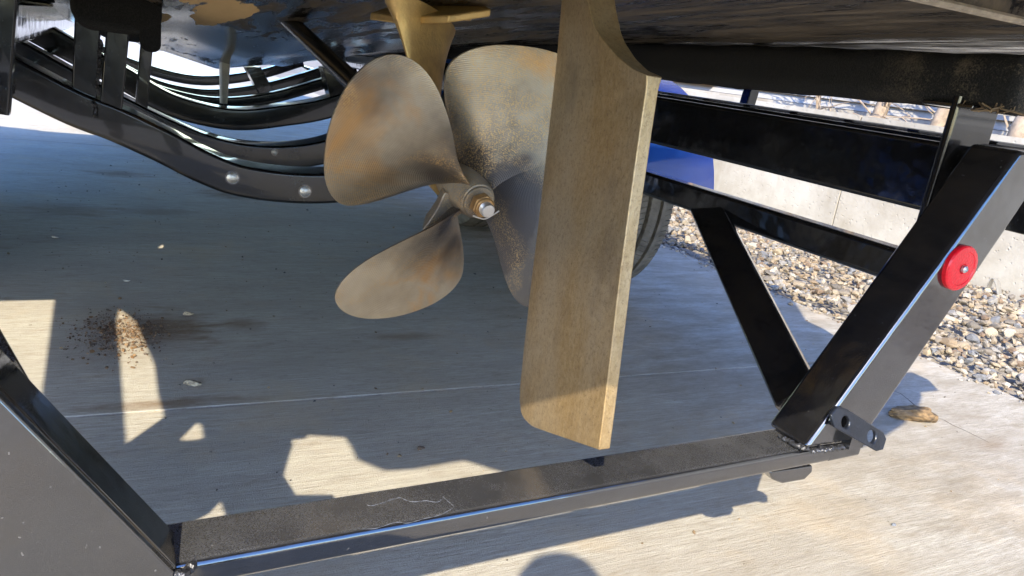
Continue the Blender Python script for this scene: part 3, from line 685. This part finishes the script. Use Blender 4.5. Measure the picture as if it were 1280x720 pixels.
# bunks -----------------------------------------------------------------
def bunk(x0, x1, ya, yb, za, zb, th, name='bunk'):
    n = 60; m = MB()
    def pf(q):
        out = rrect(abs(x1-x0), th, .03, 5); return [(a_*(1+.02*math.sin(q*80+b_*50)), b_*(1+.03*math.sin(q*33+a_*40))) for a_, b_ in out]
    path = [Vector(((x0+x1)/2, ya+(yb-ya)*k/n, za+(zb-za)*k/n)) + Vector((0, 0, .0015*math.sin(k*2.1))) for k in range(n+1)]
    m.sweep(path, pf, (1, 0, 0)); return m.build(name, CARPET, tr, angle=60, bevel=.012)
rb = bunk(1.335, 1.50, .80, 5.2, 1.094, 1.02, .098)
lb = bunk(mir(1.335), mir(1.50), .80, 5.2, 1.096, 1.02, .085)
m = MB(); m.sweep([Vector((-.03, 2.70+.1*k, 1.01-.004*k)) for k in range(28)], lambda q: rrect(.25, .15*min(1, .9+q*3), .055, 5), (1,0,0)); m.build('bunk', CARPET, tr, bevel=.02, seg=3)
m = MB(); m.sweep([Vector((.062-.0*k, 2.70+.02*k, .945)) for k in range(4)], lambda q: rrect(.06, .11, .025, 4), (1,0,0)); m.build('bunk_flap', CARPET, tr)
# torn edge threads at the end of the right bunk
m = MB()
for k in range(16):
    p = Vector((random.uniform(1.335, 1.36), random.uniform(.80, .95), random.uniform(1.053, 1.058)))
    m.tube([p, p+Vector((random.gauss(0,.006), random.gauss(0,.008), -.008)), p+Vector((random.gauss(0,.01), random.gauss(0,.016), -.014))], .0016, 4)
m.build('frayed_edge', DIRT, tr)
# two-hole bracket ---------------------------------------------------------
oct1 = [at(*p, 'y', .722) for p in ((1047, 524), (1058, 515), (1069, 517), (1104, 540), (1105, 547), (1097, 558), (1088, 560), (1047, 537))]
def circ(px, py, r, n=20):
    c = at(px, py, 'y', .722); return [c + Vector((r*math.cos(2*PI*k/n), 0, r*math.sin(2*PI*k/n))) for k in range(n)]
v, f = ngon_plate(oct1, [circ(1062, 531, .0095), circ(1088, 545, .0105)], .722, .007)
v = [(x, y + (z-.50)*.40, z) for x, y, z in v]
BRKM = mat_plain('blue_black_bracket_paint', (.010, .012, .018), .3, .2, .3, 60, .3, 200)
brk = mesh_obj('tie_down_bracket', v, f, BRKM, tr, angle=30, bevel=.002)
m = MB(); m.tube([at(1068, 549, 'y', .735)+Vector((0,0,0)), at(1080, 530, 'y', .735)], .006, 10); m.build('bend_ridge', PAINT, brk)
m = MB(); m.box((1.085, .735, .462), (1.12, .752, .485)); m.build('bracket_lug', PAINT, brk)
# rounded tab under the beam
c = [at(962, 590, 'y', .78), at(1016, 582, 'y', .78), at(1016, 590, 'y', .78), at(1006, 600, 'y', .78), at(978, 605, 'y', .78), at(966, 600, 'y', .78)]
m = MB(); m.prism(c, (0, .02, 0)); m.build('lower_tab', PAINT, tr, bevel=.003)
# red reflector
rc = at(1197, 334, 'y', .752); ax_u = Vector((0.32, 0, .52)).normalized()
REDM = NT('red_reflector_lens'); vv_ = REDM.n('ShaderNodeTexVoronoi'); vv_.inputs['Scale'].default_value = 300; REDM.l(REDM.mapc(), vv_.inputs['Vector'])
RED = REDM.set(Base_Color=REDM.mix(vv_.outputs['Distance'], (0.62, 0.004, 0.012), (0.80, 0.008, 0.02)), Roughness=0.3, Normal=REDM.bump(vv_.outputs['Distance'], .35, .0008), Coat_Weight=.1, Coat_Roughness=.05)
def disc(name, c, d, prof, mat, parent, seg=40):
    d = Vector(d).normalized(); u = d.orthogonal().normalized(); w_ = d.cross(u); v = []; f = []; n = len(prof)
    for (r, t_) in prof:
        for k in range(seg): a = 2*PI*k/seg; v.append(c + d*t_ + (u*math.cos(a) + w_*math.sin(a))*r)
    for i in range(n-1):
        for k in range(seg): f.append((i*seg+k, i*seg+(k+1) % seg, (i+1)*seg+(k+1) % seg, (i+1)*seg+k))
    f.append([(n-1)*seg+k for k in range(seg)]); f.append(list(range(seg)))
    return mesh_obj(name, v, f, mat, parent, angle=30)
rf = disc('red_reflector', rc, (0, -1, 0), [(.0395, 0), (.0395, .007), (.0375, .0095), (.030, .0105), (.029, .0095), (.009, .010), (.008, .007)], RED, tr)
disc('rivet', rc, (0, -1, 0), [(.0065, .010), (.0062, .0145), (.004, .0165), (.0035, .0145)], ZINC, rf, 16)
# dried water outline on the beam
loopp = [(457,632),(463,633),(470,630),(482,628),(493,624),(500,622),(506,625),(516,627),(530,625),(540,627),(546,627),(552,622),(555,620),(558,625),(564,628),(565,634),(558,641),(545,645),(532,648),(520,650),(508,654),(500,652),(488,656),(470,660),(452,661)]
m = MB(); m.tube(smooth_path([at(x, y, 'z', .4582) + Vector((random.gauss(0,.0012), random.gauss(0,.0012), 0)) for x, y in loopp], 9), lambda q: .0001+.00035*abs(math.sin(q*70)), 5); m.build('water_mark', CHALK, beam)

# ------------------------------------------------------------------ boat
boat = empty('motor_boat', (0.53, 5, 1.1), 'black hulled inboard motor boat resting on the trailer bunks, seen from below the stern', 'boat')
BX = 0.53
KY = [(.70, 1.143), (1.5, 1.092), (2.2, 1.045), (3.0, .975), (4.3, .845), (5.6, .715), (6.8, .70), (8.2, .76), (9.8, .95), (11.2, 1.35), (12.2, 2.3)]
def ip(tab, y):
    for (a, b), (c, d) in zip(tab, tab[1:]):
        if y <= c: t = max(0, (y-a)/(c-a)); t_ = t*t*(3-2*t)*.35 + t*.65; return b+(d-b)*t_
    return tab[-1][1]
CHW = [(.70, 1.15), (3, 1.2), (5.6, 1.15), (7.5, 1.0), (10, .55), (12.2, .02)]
CHZ = [(.70, 1.172), (1.5, 1.155), (3, 1.12), (4.3, 1.06), (5.6, .96), (7, 1.05), (9.5, 1.4), (12.2, 2.32)]
GHW = [(.70, 1.20), (3, 1.40), (5.6, 1.5), (8.5, 1.35), (10.8, .85), (12.2, .04)]
n = 60; secs = []
for k in range(n+1):
    y = .70 + (12.2-.70)*k/n; kz, cw, cz, gw = ip(KY, y), ip(CHW, y), ip(CHZ, y), ip(GHW, y); gz = 2.1 + .03*y
    half = []
    for i in range(15):
        q = i/14; zz = kz + (cz-kz)*q - .016*math.sin(q*PI)*0
        for s0 in (.36, .68):                               # lifting strakes
            if y > 1.9: zz -= .022*max(0, 1-abs(q-s0)/.045)
        if q > .93: zz -= .012
        half.append((cw*q, zz))
    half += [(cw+.03, cz+.02), (cw+(gw-cw)*.4, cz+(gz-cz)*.4), (gw-.02, cz+(gz-cz)*.85), (gw, gz), (gw-.12, gz+.02)]
    secs.append((y, half))
v = []; f = []; mcount = 2*len(secs[0][1])-1
for y, half in secs:
    row = [(-a, b) for a, b in half[:0:-1]] + half
    v += [(BX+a, y, b) for a, b in row]
for k in range(n):
    for j in range(mcount-1): q = k*mcount+j; f.append((q, q+1, q+mcount+1, q+mcount))
f.append(list(range(mcount)))                                # transom
for k in range(n): q = k*mcount; f.append((q, q+mcount, q+2*mcount-1, q+mcount-1))   # deck
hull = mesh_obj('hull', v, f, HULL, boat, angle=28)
# pale trim along the transom edge
TRIM = mat_plain('worn_edge_trim', (0.30, 0.25, 0.19), 0.6, 0, .4, 60, .4, 200)
def kz_at(x, y=.70):
    return ip(KY, y) + (ip(CHZ, y)-ip(KY, y))*abs(x-BX)/ip(CHW, y)
m = MB(); m.tube([Vector((BX-1.18+2.36*k/20, .696, kz_at(BX-1.18+2.36*k/20)+.004)) for k in range(21)], .006, 8); m.build('transom_trim', TRIM, boat)
# swim platform, crowned rear edge
PLATM = mat_plain('grey_platform', (0.06, 0.06, 0.065), 0.6, 0, .3, 20, .5, 120)
def pe(px, py): g = at(px, py, 'z', 0); return (g.x-1.2*.7690, g.y-1.2*1.0346)
edge = [(-.69,.55), (-.66,.50), pe(360,553), pe(380,545), pe(430,548), pe(438,560), pe(444,575), pe(480,590), pe(515,588), pe(560,580), pe(580,577), pe(600,583), pe(632,593), (.1,.12), (.3,.085), (.53,.075), (.8,.085), (1.05,.10), (1.25,.14), (1.5,.22), (1.7,.31), (1.82,.38), (1.95,.49), (2.02,.62), (2.02,.70), (-.69,.70)]
m = MB(); m.prism([(x, y, 1.235) for x, y in edge], (0, 0, -.035)); m.build('swim_platform', PLATM, boat, bevel=.006)
for x in (0.05, 1.0):
    m = MB(); m.prism([(x, .80, 1.199), (x, .30, 1.199), (x, .80, 1.34-.2)], (.03, 0, 0)); 
    m2 = MB(); m2.box((x, .3, 1.236), (x+.03, .8, 1.27)); m2.build('platform_bracket', ALU, boat)
# tracking fin
m = MB(); fo = [(4.95, .92), (4.88, .60), (4.90, .50), (4.98, .49), (5.06, .60), (5.16, .92)]
m.prism([(.515, y, z) for y, z in fo], (.03, 0, 0)); 
fin0, fin1 = at(270, 84, 'y', 4.9), at(280, 130, 'y', 4.9)
m = MB(); xm = (fin0.x+fin1.x)/2
m.sweep([Vector((at(282,78,'y',4.9).x, 4.95, at(282,78,'y',4.9).z+.02)), Vector((fin1.x, 4.93, fin1.z))], lambda q: [(a_*(1-.25*q), b_*(1-.35*q)) for a_, b_ in rrect(.14, .052, .012, 3)], (0,1,0))
m.build('tracking_fin', mat_plain('pale_bronze_fin', (0.66, 0.60, 0.50), .5, 0), boat)
# rudder --------------------------------------------------------------
RX = .55
def yz(px, py, x=RX): p = at(px, py, 'x', x); return p.y, p.z
lead = [yz(*p, .547) for p in ((664,533),(655,525),(650,517),(648,500),(649,480),(653,440),(663,350),(674,260),(686,150),(695,70),(701,0),(704,-30),(707,-60))]
trail = [yz(*p, .538) for p in ((746,563),(748,547),(751,525),(754,500),(759,460),(772,350),(784,260),(798,160),(808,93),(791,86),(773,70),(758,50),(750,35),(745,15),(741,-10),(740,-60))]
def interp_z(tab, z):
    tab = sorted(tab, key=lambda q: q[1])
    if z <= tab[0][1]: return tab[0][0]
    for (y0, z0), (y1, z1) in zip(tab, tab[1:]):
        if z <= z1: return y0+(y1-y0)*(z-z0)/max(1e-6, z1-z0)
    return tab[-1][0]
# bottom edge runs from the leading corner up to the trailing corner: use slanted rows
ztl = trail[0][1]; zll = lead[0][1]
rows = []; NR = 90
tp = trail; lp = lead
def arc(tab, s_):
    d = [0]
    for a, b in zip(tab, tab[1:]): d.append(d[-1] + math.hypot(b[0]-a[0], b[1]-a[1]))
    x = s_*d[-1]
    for i in range(len(tab)-1):
        if x <= d[i+1] or i == len(tab)-2: t = (x-d[i])/max(1e-9, d[i+1]-d[i]); return (tab[i][0]+(tab[i+1][0]-tab[i][0])*t, tab[i][1]+(tab[i+1][1]-tab[i][1])*t)
NC = 14; v = []; f = []
for i in range(NR+1):
    s_ = i/NR
    T = arc(tp, s_)
    # match leading point by height fraction
    L_ = arc(lp, min(1, max(0, s_**.98)))
    zz = T[1]
    thick = .0090 if zz < 1.0 else .0090 + min(1, (zz-1.0)/.07)*.013
    ring = []
    for j in range(NC+1):
        q = j/NC; y = L_[0]+(T[0]-L_[0])*q; z = L_[1]+(T[1]-L_[1])*q
        hw = .0035 + (thick-.0035)*q**.8 if q > 0 else .0015
        ring.append((y, z, hw))
    xc0 = lambda q: RX
    v += [(RX-hw, y, z) for y, z, hw in ring] + [(RX+hw, y, z) for y, z, hw in ring[::-1]]
W = 2*(NC+1)
for i in range(NR):
    for j in range(W): f.append((i*W+j, i*W+(j+1) % W, (i+1)*W+(j+1) % W, (i+1)*W+j))
f.append(list(range(W))); f.append([NR*W+j for j in range(W)])
rud = mesh_obj('rudder', v, f, RUD, boat, angle=35, bevel=.0018)
# propeller -----------------------------------------------------------
H = Vector((.51837578, 1.12, .7798878)); AX = Vector((.06230611, -.97929999, -.19258628)); U = Vector((.99798217, .06349473, 0)); VV = Vector((.01222821, -.19219768, .98128004))
PITCH, TH0 = -.452, 2.06
def pb(r, th, ax): return H + AX*ax + (U*math.cos(th) + VV*math.sin(th))*r
outl = [(.026,.002),(.040,.006),(.055,.009),(.070,.011),(.092,.012),(.15,.010),(.207,.014),(.245,.026),(.268,.044),(.279,.068),(.275,.097),(.259,.126),(.234,.152),(.196,.179),(.153,.199),(.110,.211),(.072,.211),(.044,.198),(.030,.172),(.022,.138),(.018,.100),(.016,.07),(.014,.045),(.012,.02)]
op = smooth_path([(a, b, 0) for a, b in outl + [outl[0]]], 5)[:-1]
pm_ = {}
def lathe(name, prof, mat, parent, seg=40):
    v = []; f = []
    for (r, a) in prof:
        for k in range(seg): v.append(pb(r, 2*PI*k/seg, a))
    for i in range(len(prof)-1):
        for k in range(seg): f.append((i*seg+k, i*seg+(k+1) % seg, (i+1)*seg+(k+1) % seg, (i+1)*seg+k))
    f.append(list(range(seg))); f.append([(len(prof)-1)*seg+k for k in range(seg)])
    return mesh_obj(name, v, f, mat, parent, angle=35)
HUBM = mat_bronze('bronze_hub', 'blade', (0, 0, 0), .10)
prop = lathe('propeller', [(.030, -.115), (.035, -.105), (.037, -.06), (.035, -.022), (.032, -.006), (.030, -.001), (.028, .0), (.027, -.001)], HUBM, boat)
prop['label'] = 'four bladed bronze propeller with machining lines and patchy tarnish'
for kk in range(4):
    th0 = TH0 + kk*PI/2; v = []; f = []; n = len(op); cen = Vector((.145, .105, 0)); RG = 14; root_in = .030
    for side in (1, -1):
        for ri in range(RG):
            s_ = 1 - (ri/RG)
            for p in op:
                q = cen + (Vector(p)-cen)*s_; r = max(q.length, .012); th = math.atan2(q.y, q.x) + th0
                x0 = PITCH*(th-th0)/(2*PI) + .010*r
                rootk = max(0, 1-r/.11)
                tk = (.0028 + (.0075 + .026*rootk)*math.sqrt(max(0, 1-s_**2))) * 1.0
                if ri == 0: tk = .0026
                v.append(pb(r, th, x0 + side*tk*.5 - (0 if side > 0 else tk*.6)))
        r = cen.length; th = math.atan2(cen.y, cen.x)+th0; v.append(pb(r, th, PITCH*(th-th0)/(2*PI)+.010*r + (side*.5 - (0 if side > 0 else .6))*.0105))
        b0 = 0 if side > 0 else RG*n+1
        for ri in range(RG-1):
            for k in range(n): f.append((b0+ri*n+k, b0+ri*n+(k+1) % n, b0+(ri+1)*n+(k+1) % n, b0+(ri+1)*n+k))
        for k in range(n): f.append((b0+(RG-1)*n+k, b0+(RG-1)*n+(k+1) % n, b0+RG*n))
    b1 = RG*n+1
    for k in range(n): f.append((k, (k+1) % n, b1+(k+1) % n, b1+k))
    # rings of the cutter start off-centre on each blade
    cpt = pb(.02, th0+1.2, 0)*S - root_loc(prop)
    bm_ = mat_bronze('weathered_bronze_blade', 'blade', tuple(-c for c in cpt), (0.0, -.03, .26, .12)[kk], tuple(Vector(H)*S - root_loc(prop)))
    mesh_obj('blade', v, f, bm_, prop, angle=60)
    # fillet joining the blade root to its neighbour round the hub
    fo_ = smooth_path([(a, b, 0) for a, b in [(0.0165, 0.0386), (0.0091, 0.0468), (-0.0011, 0.0559), (-0.0108, 0.0664), (-0.0221, 0.0805), (-0.0349, 0.0951), (-0.0383, 0.0483), (-0.0312, 0.015), (-0.0063, 0.0082)]], 3)
    fv = []; fn = len(fo_); fc = Vector((.0, .0, 0)); 
    for tt, sk_ in ((.0, 1), (-.006, 1.0), (-.030, .8)):
        for p in fo_: fv.append(pb(max(.01, p.length*sk_), math.atan2(p.y, p.x) + th0, -.042+tt))
    ff = [list(range(fn)), list(range(3*fn-1, 2*fn-1, -1))] + [(L*fn+k, L*fn+(k+1) % fn, (L+1)*fn+(k+1) % fn, (L+1)*fn+k) for L in (0, 1) for k in range(fn)]
    if kk == 0: mesh_obj('root_fillet', fv, ff, HUBM, prop, angle=60, bevel=.0015)
BRASS = mat_plain('brown_brass_nut', (0.34, 0.19, 0.07), 0.42, .6, .4, 60, .5, 200)
# hexagonal nuts
def hexp(r, a0, a1, name, twist, parent=prop, mat=BRASS):
    m = MB(); v = [pb(r, twist+PI/3*k, a0) for k in range(6)] + [pb(r, twist+PI/3*k, a1) for k in range(6)]
    m.add(v, [list(range(5, -1, -1)), list(range(6, 12))] + [(k, (k+1) % 6, 6+(k+1) % 6, 6+k) for k in range(6)]); return m.build(name, mat, parent, bevel=.0025, seg=3)
lathe('washer', [(.0272, -.003), (.0272, .003), (.026, .0042), (.012, .0042)], HUBM, prop)
hexp(.0205, .006, .023, 'nut', .35); 
lathe('collar', [(.0165, .023), (.0165, .0265), (.015, .028), (.012, .028)], BRASS, prop)
lathe('shaft_end', [(.0120, .02), (.0120, .0285), (.0112, .0292), (.0120, .0300), (.0120, .0315), (.0112, .0322), (.0120, .033), (.0120, .0345), (.0112, .0352), (.0120, .036), (.0118, .038), (.0105, .040), (.008, .0405), (.003, .040)], ALU, prop, 24)
def ring_th(path, r): m = MB(); m.tube(path, r, 8); return m
cp = pb(.014, -PI/2-.1, .034)
ring_th(smooth_path([cp - U*.022 + VV*.003, cp - U*.010 - VV*.0005, cp + U*.001 - VV*.002, cp + U*.012 + VV*.004, cp + U*.024 + VV*.013], 4), .0013).build('cotter_pin', ALU, prop)
# shaft and strut
m = MB(); m.tube([H - AX*.09, H - AX*1.9], .0235, 24); m.build('propeller_shaft', mat_plain('dark_shaft', (0.05, .048, .045), .25, .8, .3, 30, .1, 200), boat)
STR = mat_plain('golden_strut_bronze', (.52, .34, .13), .38, .55, .3, 30, .35, 260)
m = MB(); m.tube([H - AX*.11, H - AX*.31], .042, 28); brl = m.build('strut_barrel', STR, boat)
# strut arm: blade-shaped section from barrel up to the hull plate
yb_ = 1.40
ptop = at(527, 28, 'y', yb_+.03); pbot = H - AX*.21
def sec(q):
    ch = .17*(1-q)**2.2 + .056 + .02*q; tk = .018 + .06*(1-q)**4
    return [(ch/2*math.cos(a), tk/2*math.sin(a)) for a in [2*PI*k/20 for k in range(20)]]
A0 = Vector((ptop.x, ptop.y, ptop.z+.01))
arm_path = [A0.lerp(pbot, k/12) for k in range(13)]
m = MB(); m.sweep(arm_path, sec, (.75, .66, 0)); arm = m.build('propeller_strut', STR, boat, angle=50)
pz = [at(*p, 'y', yv) for p, yv in (((462, 25), 1.52), ((505, 31), 1.40), ((560, 29), 1.33), ((613, 21), 1.34), ((590, 9), 1.46), ((532, 5), 1.58), ((492, 15), 1.60))]
m = MB(); zpl = [Vector((p.x, p.y, p.z)) for p in pz]
m.prism(zpl, (0, 0, .014)); mp_ = m.build('strut_plate', STR, boat, bevel=.003)
for t_ in (.2, .5, .8):
    c = pz[1].lerp(pz[3], t_) ; 
    disc('screw', c + Vector((0, .03, .002)), (0, -.1, -1), [(.009, -.004), (.009, .004), (.006, .006)], STR, mp_, 12)
# keel/through-hull hose edge on the hull
m = MB(); m.tube(smooth_path([at(470, -10, 'y', 2.4), at(463, 12, 'y', 2.4), at(452, 25, 'y', 2.4), at(445, 33, 'y', 2.4), at(440, 41, 'y', 2.4)], 4), .003, 6); m.build('seam', TRIM, boat)

# ------------------------------------------------------------------ boat-shaped shade caster added out of frame to the left
nb = empty('shade_caster_boat', (-3.77, 3, 0), 'boat shaped shade caster on blocks, added beside the trailer outside the picture', 'boat')
v = []; f = []; NS = 24
for k in range(NS+1):
    q = k/NS; y = .37+4.2*q; wd = 1.35*(1-max(0, q-.9)**2*6); zk = .35+.9*max(0, q-.6)**1.5; top = 2.2+.25*math.sin(q*PI)
    for (a, z) in ((-.0, zk), (.75, zk+.25), (1.0, 1.2), (1.0, 1.7), (.98, 2.45), (.5, 2.56), (0, 2.6), (-.5, 2.56), (-.98, 2.45), (-1, 1.7), (-1, 1.2), (-.75, zk+.25)):
        v.append((-3.77+a*max(.05, wd), y, z))
for k in range(NS):
    for j in range(12): f.append((k*12+j, k*12+(j+1) % 12, (k+1)*12+(j+1) % 12, (k+1)*12+j))
f.append(list(range(12))); f.append([NS*12+j for j in range(12)])
mesh_obj('hull', v, f, mat_plain('shade_caster_blue_grey', (.10, .13, .20), .7), nb, angle=50)
for (x, y) in ((-4.2, 1.2), (-3.3, 1.2), (-4.2, 3.6), (-3.3, 3.6)):
    m = MB(); m.box((x, y, 0), (x+.25, y+.25, .62)); m.build('block', WALL, nb, bevel=.01)

# ------------------------------------------------------------------ person taking the picture (only the shadow shows)
per = empty('person', (-.35, -.6, 0), 'person in dark clothes crouching behind the camera, only their shadow shows', 'person')
HC = Vector(CAM0) - Vector(SUN)*.44 + Vector((0.0, 0.0, -.005))
sk = [HC + Vector((0, 0, .10)), HC + Vector((0, 0, -.02)), HC + Vector((-.03, -.05, -.19)), HC + Vector((-.08, -.18, -.32)), Vector((HC.x+.12, HC.y-.40, .55)), Vector((HC.x+.20, HC.y-.50, .38)),
      Vector((-.12, -1.0, .38)), Vector((.28, -.95, .38)), Vector((-.12, -.62, .55)), Vector((-.10, -.85, .08)), Vector((-.12, -.67, .04)), Vector((.32, -.62, .52)), Vector((.34, -.85, .08)), Vector((.34, -.67, .04)),
      HC + Vector((-.30, -.10, -.34)), HC + Vector((.14, -.18, -.34)), Vector((-.42, -.18, .72)), Vector((.06, -.24, .68)), Vector((-.14, -.07, .94)), Vector((.10, -.12, .92))]
ed = [(0,1),(1,2),(2,3),(3,4),(4,5),(5,6),(6,8),(8,9),(9,10),(5,7),(7,11),(11,12),(12,13),(3,14),(14,16),(16,18),(3,15),(15,17),(17,19)]
rad = [.09,.115,.075,.17,.16,.17,.12,.12,.10,.06,.05,.10,.06,.05,.085,.085,.06,.06,.04,.04]
me = bpy.data.meshes.new('body'); org = root_loc(per); me.from_pydata([(p*S - org)[:] for p in sk], ed, []); bo = bpy.data.objects.new('body', me); C.objects.link(bo); bo.parent = per
me.materials.append(mat_plain('dark_jacket', (.05, .055, .07), .8))
sm = bo.modifiers.new('skin', 'SKIN'); lay = me.skin_vertices[0].data if me.skin_vertices else None
if lay:
    for i, r_ in enumerate(rad): lay[i].radius = (r_*S, r_*S)
    lay[5].use_root = True
sb2 = bo.modifiers.new('sub', 'SUBSURF'); sb2.levels = 2; sb2.render_levels = 2

# ------------------------------------------------------------------ loose things on the slab
def big_rock(px, py, s_, lab, col, cat='stone', flat=.5, rz=0, el=1.0):
    p = at(px, py, 'z', 0); bv, bf = rock_base(4, int(px)); bv = bv*np.array([[1+.16*noise.noise(Vector(q)*2.6)+.07*noise.noise(Vector(q)*7)+.035*noise.noise(Vector(q)*17)] for q in bv]); V = bv*np.array([1*el, .62, flat])*s_; V = V @ rot_m(rz, .05, .03).T
    V = V + np.array([p.x, p.y, s_*flat*.5])
    cols = np.array([[*(c*(1.0 + .9*noise.noise(Vector(q)*3.1+Vector((px,0,0))) + .7*noise.noise(Vector(q)*9)) for c in col), 1] for q in bv]).clip(.01, 1)
    return tag(mesh_obj('stone', V, bf, TINT, None, angle=50, cols=cols), lab, cat)
big_rock(1141, 524, .070, 'brown clod of rock on the slab just right of the two-hole bracket', (.19, .125, .06), flat=.50, rz=-.35, el=1.25)
big_rock(241, 481, .024, 'pale rounded pebble just beyond the slab joint, right of the long sunlit strip', (.36, .33, .27))
big_rock(235, 393, .018, 'small cream and grey pebble right of the patch of dirt', (.40, .35, .27))
big_rock(1117, 657, .0085, 'tiny blue grey pebble on the sunlit slab at lower right', (.16, .18, .22))
big_rock(525, 562, .013, 'dark brown pebble on the shaded slab beyond the rear beam', (.12, .09, .07))
big_rock(68, 297, .016, 'small bright white chip on the shaded slab at left', (.75, .75, .75), flat=.3)
big_rock(158, 351, .013, 'small white chip just beyond the patch of dirt', (.6, .6, .6), flat=.3)
p0 = at(150, 416, 'z', 0)
def dx(): return (float(rng.normal(p0.x, .065)), float(rng.normal(p0.y, .10)))
V, F_, Cc = scatter(1300, dx, lambda: float(np.clip(rng.lognormal(-5.75, .5), .0015, .009)), BASES, None, [(.15,.085,.04),(.10,.065,.04),(.20,.12,.055),(.12,.10,.085),(.24,.16,.09)])
tag(mesh_obj('dirt_clods', V, F_, TINT, None, angle=25, cols=Cc), 'scatter of brown dirt clods and grit crossed by the sunlit strip', 'dirt', None, 'stuff')
def wx():
    return (float(rng.uniform(-.9, 3.2)), float(rng.uniform(.9, 6)))
V, F_, Cc = scatter(900, wx, lambda: float(np.clip(rng.lognormal(-5.75, .5), .0015, .010)), BASES, None, [(.20,.14,.08),(.08,.07,.06),(.30,.24,.16),(.14,.14,.15)])
tag(mesh_obj('grit', V, F_, TINT, None, angle=25, cols=Cc), 'fine grit strewn thinly over the concrete', 'grit', None, 'stuff')
V, F_, Cc = scatter(260, lambda: (3.23+float(abs(rng.normal(0,.05))*-1), float(rng.uniform(.5, 7))), lambda: float(np.clip(rng.lognormal(-4.6, .5), .004, .022)), BASES, None, PAL)
tag(mesh_obj('edge_gravel', V, F_, TINT, None, angle=25, cols=Cc), 'few gravel stones spilt over the edge of the slab', 'gravel', None, 'stuff')
# bent strap in the gravel by the wall
m = MB(); m.sweep(smooth_path([at(1233, 372, 'x', 4.95), at(1237, 356, 'x', 4.95), at(1243, 348, 'x', 4.95), at(1247, 356, 'x', 4.95), at(1250, 370, 'x', 4.95)], 5), lambda q: rrect(.05, .006, .002, 2), (1, 0, 0))
tag(m.build('bent_strap', ALU, None), 'grey bent metal strap standing in the gravel against the wall', 'strap')

# hairline crack running from the clod across the slab
crk = [at(x, y, 'z', .0007) for x, y in ((1108,484),(1118,489),(1126,492),(1136,500),(1144,507),(1152,516),(1166,520),(1180,525),(1192,532),(1206,538),(1220,545),(1236,553))]
m = MB()
for a, b in zip(crk, crk[1:]):
    d = (b-a).normalized(); q = Vector((-d.y, d.x, 0))*random.uniform(.0012, .0028)
    m.add([a-q, b-q, b+q, a+q], [(0,1,2,3)])
m.build('crack', mat_plain('crack_dirt', (.07,.05,.035), .95), pave, smooth=False)
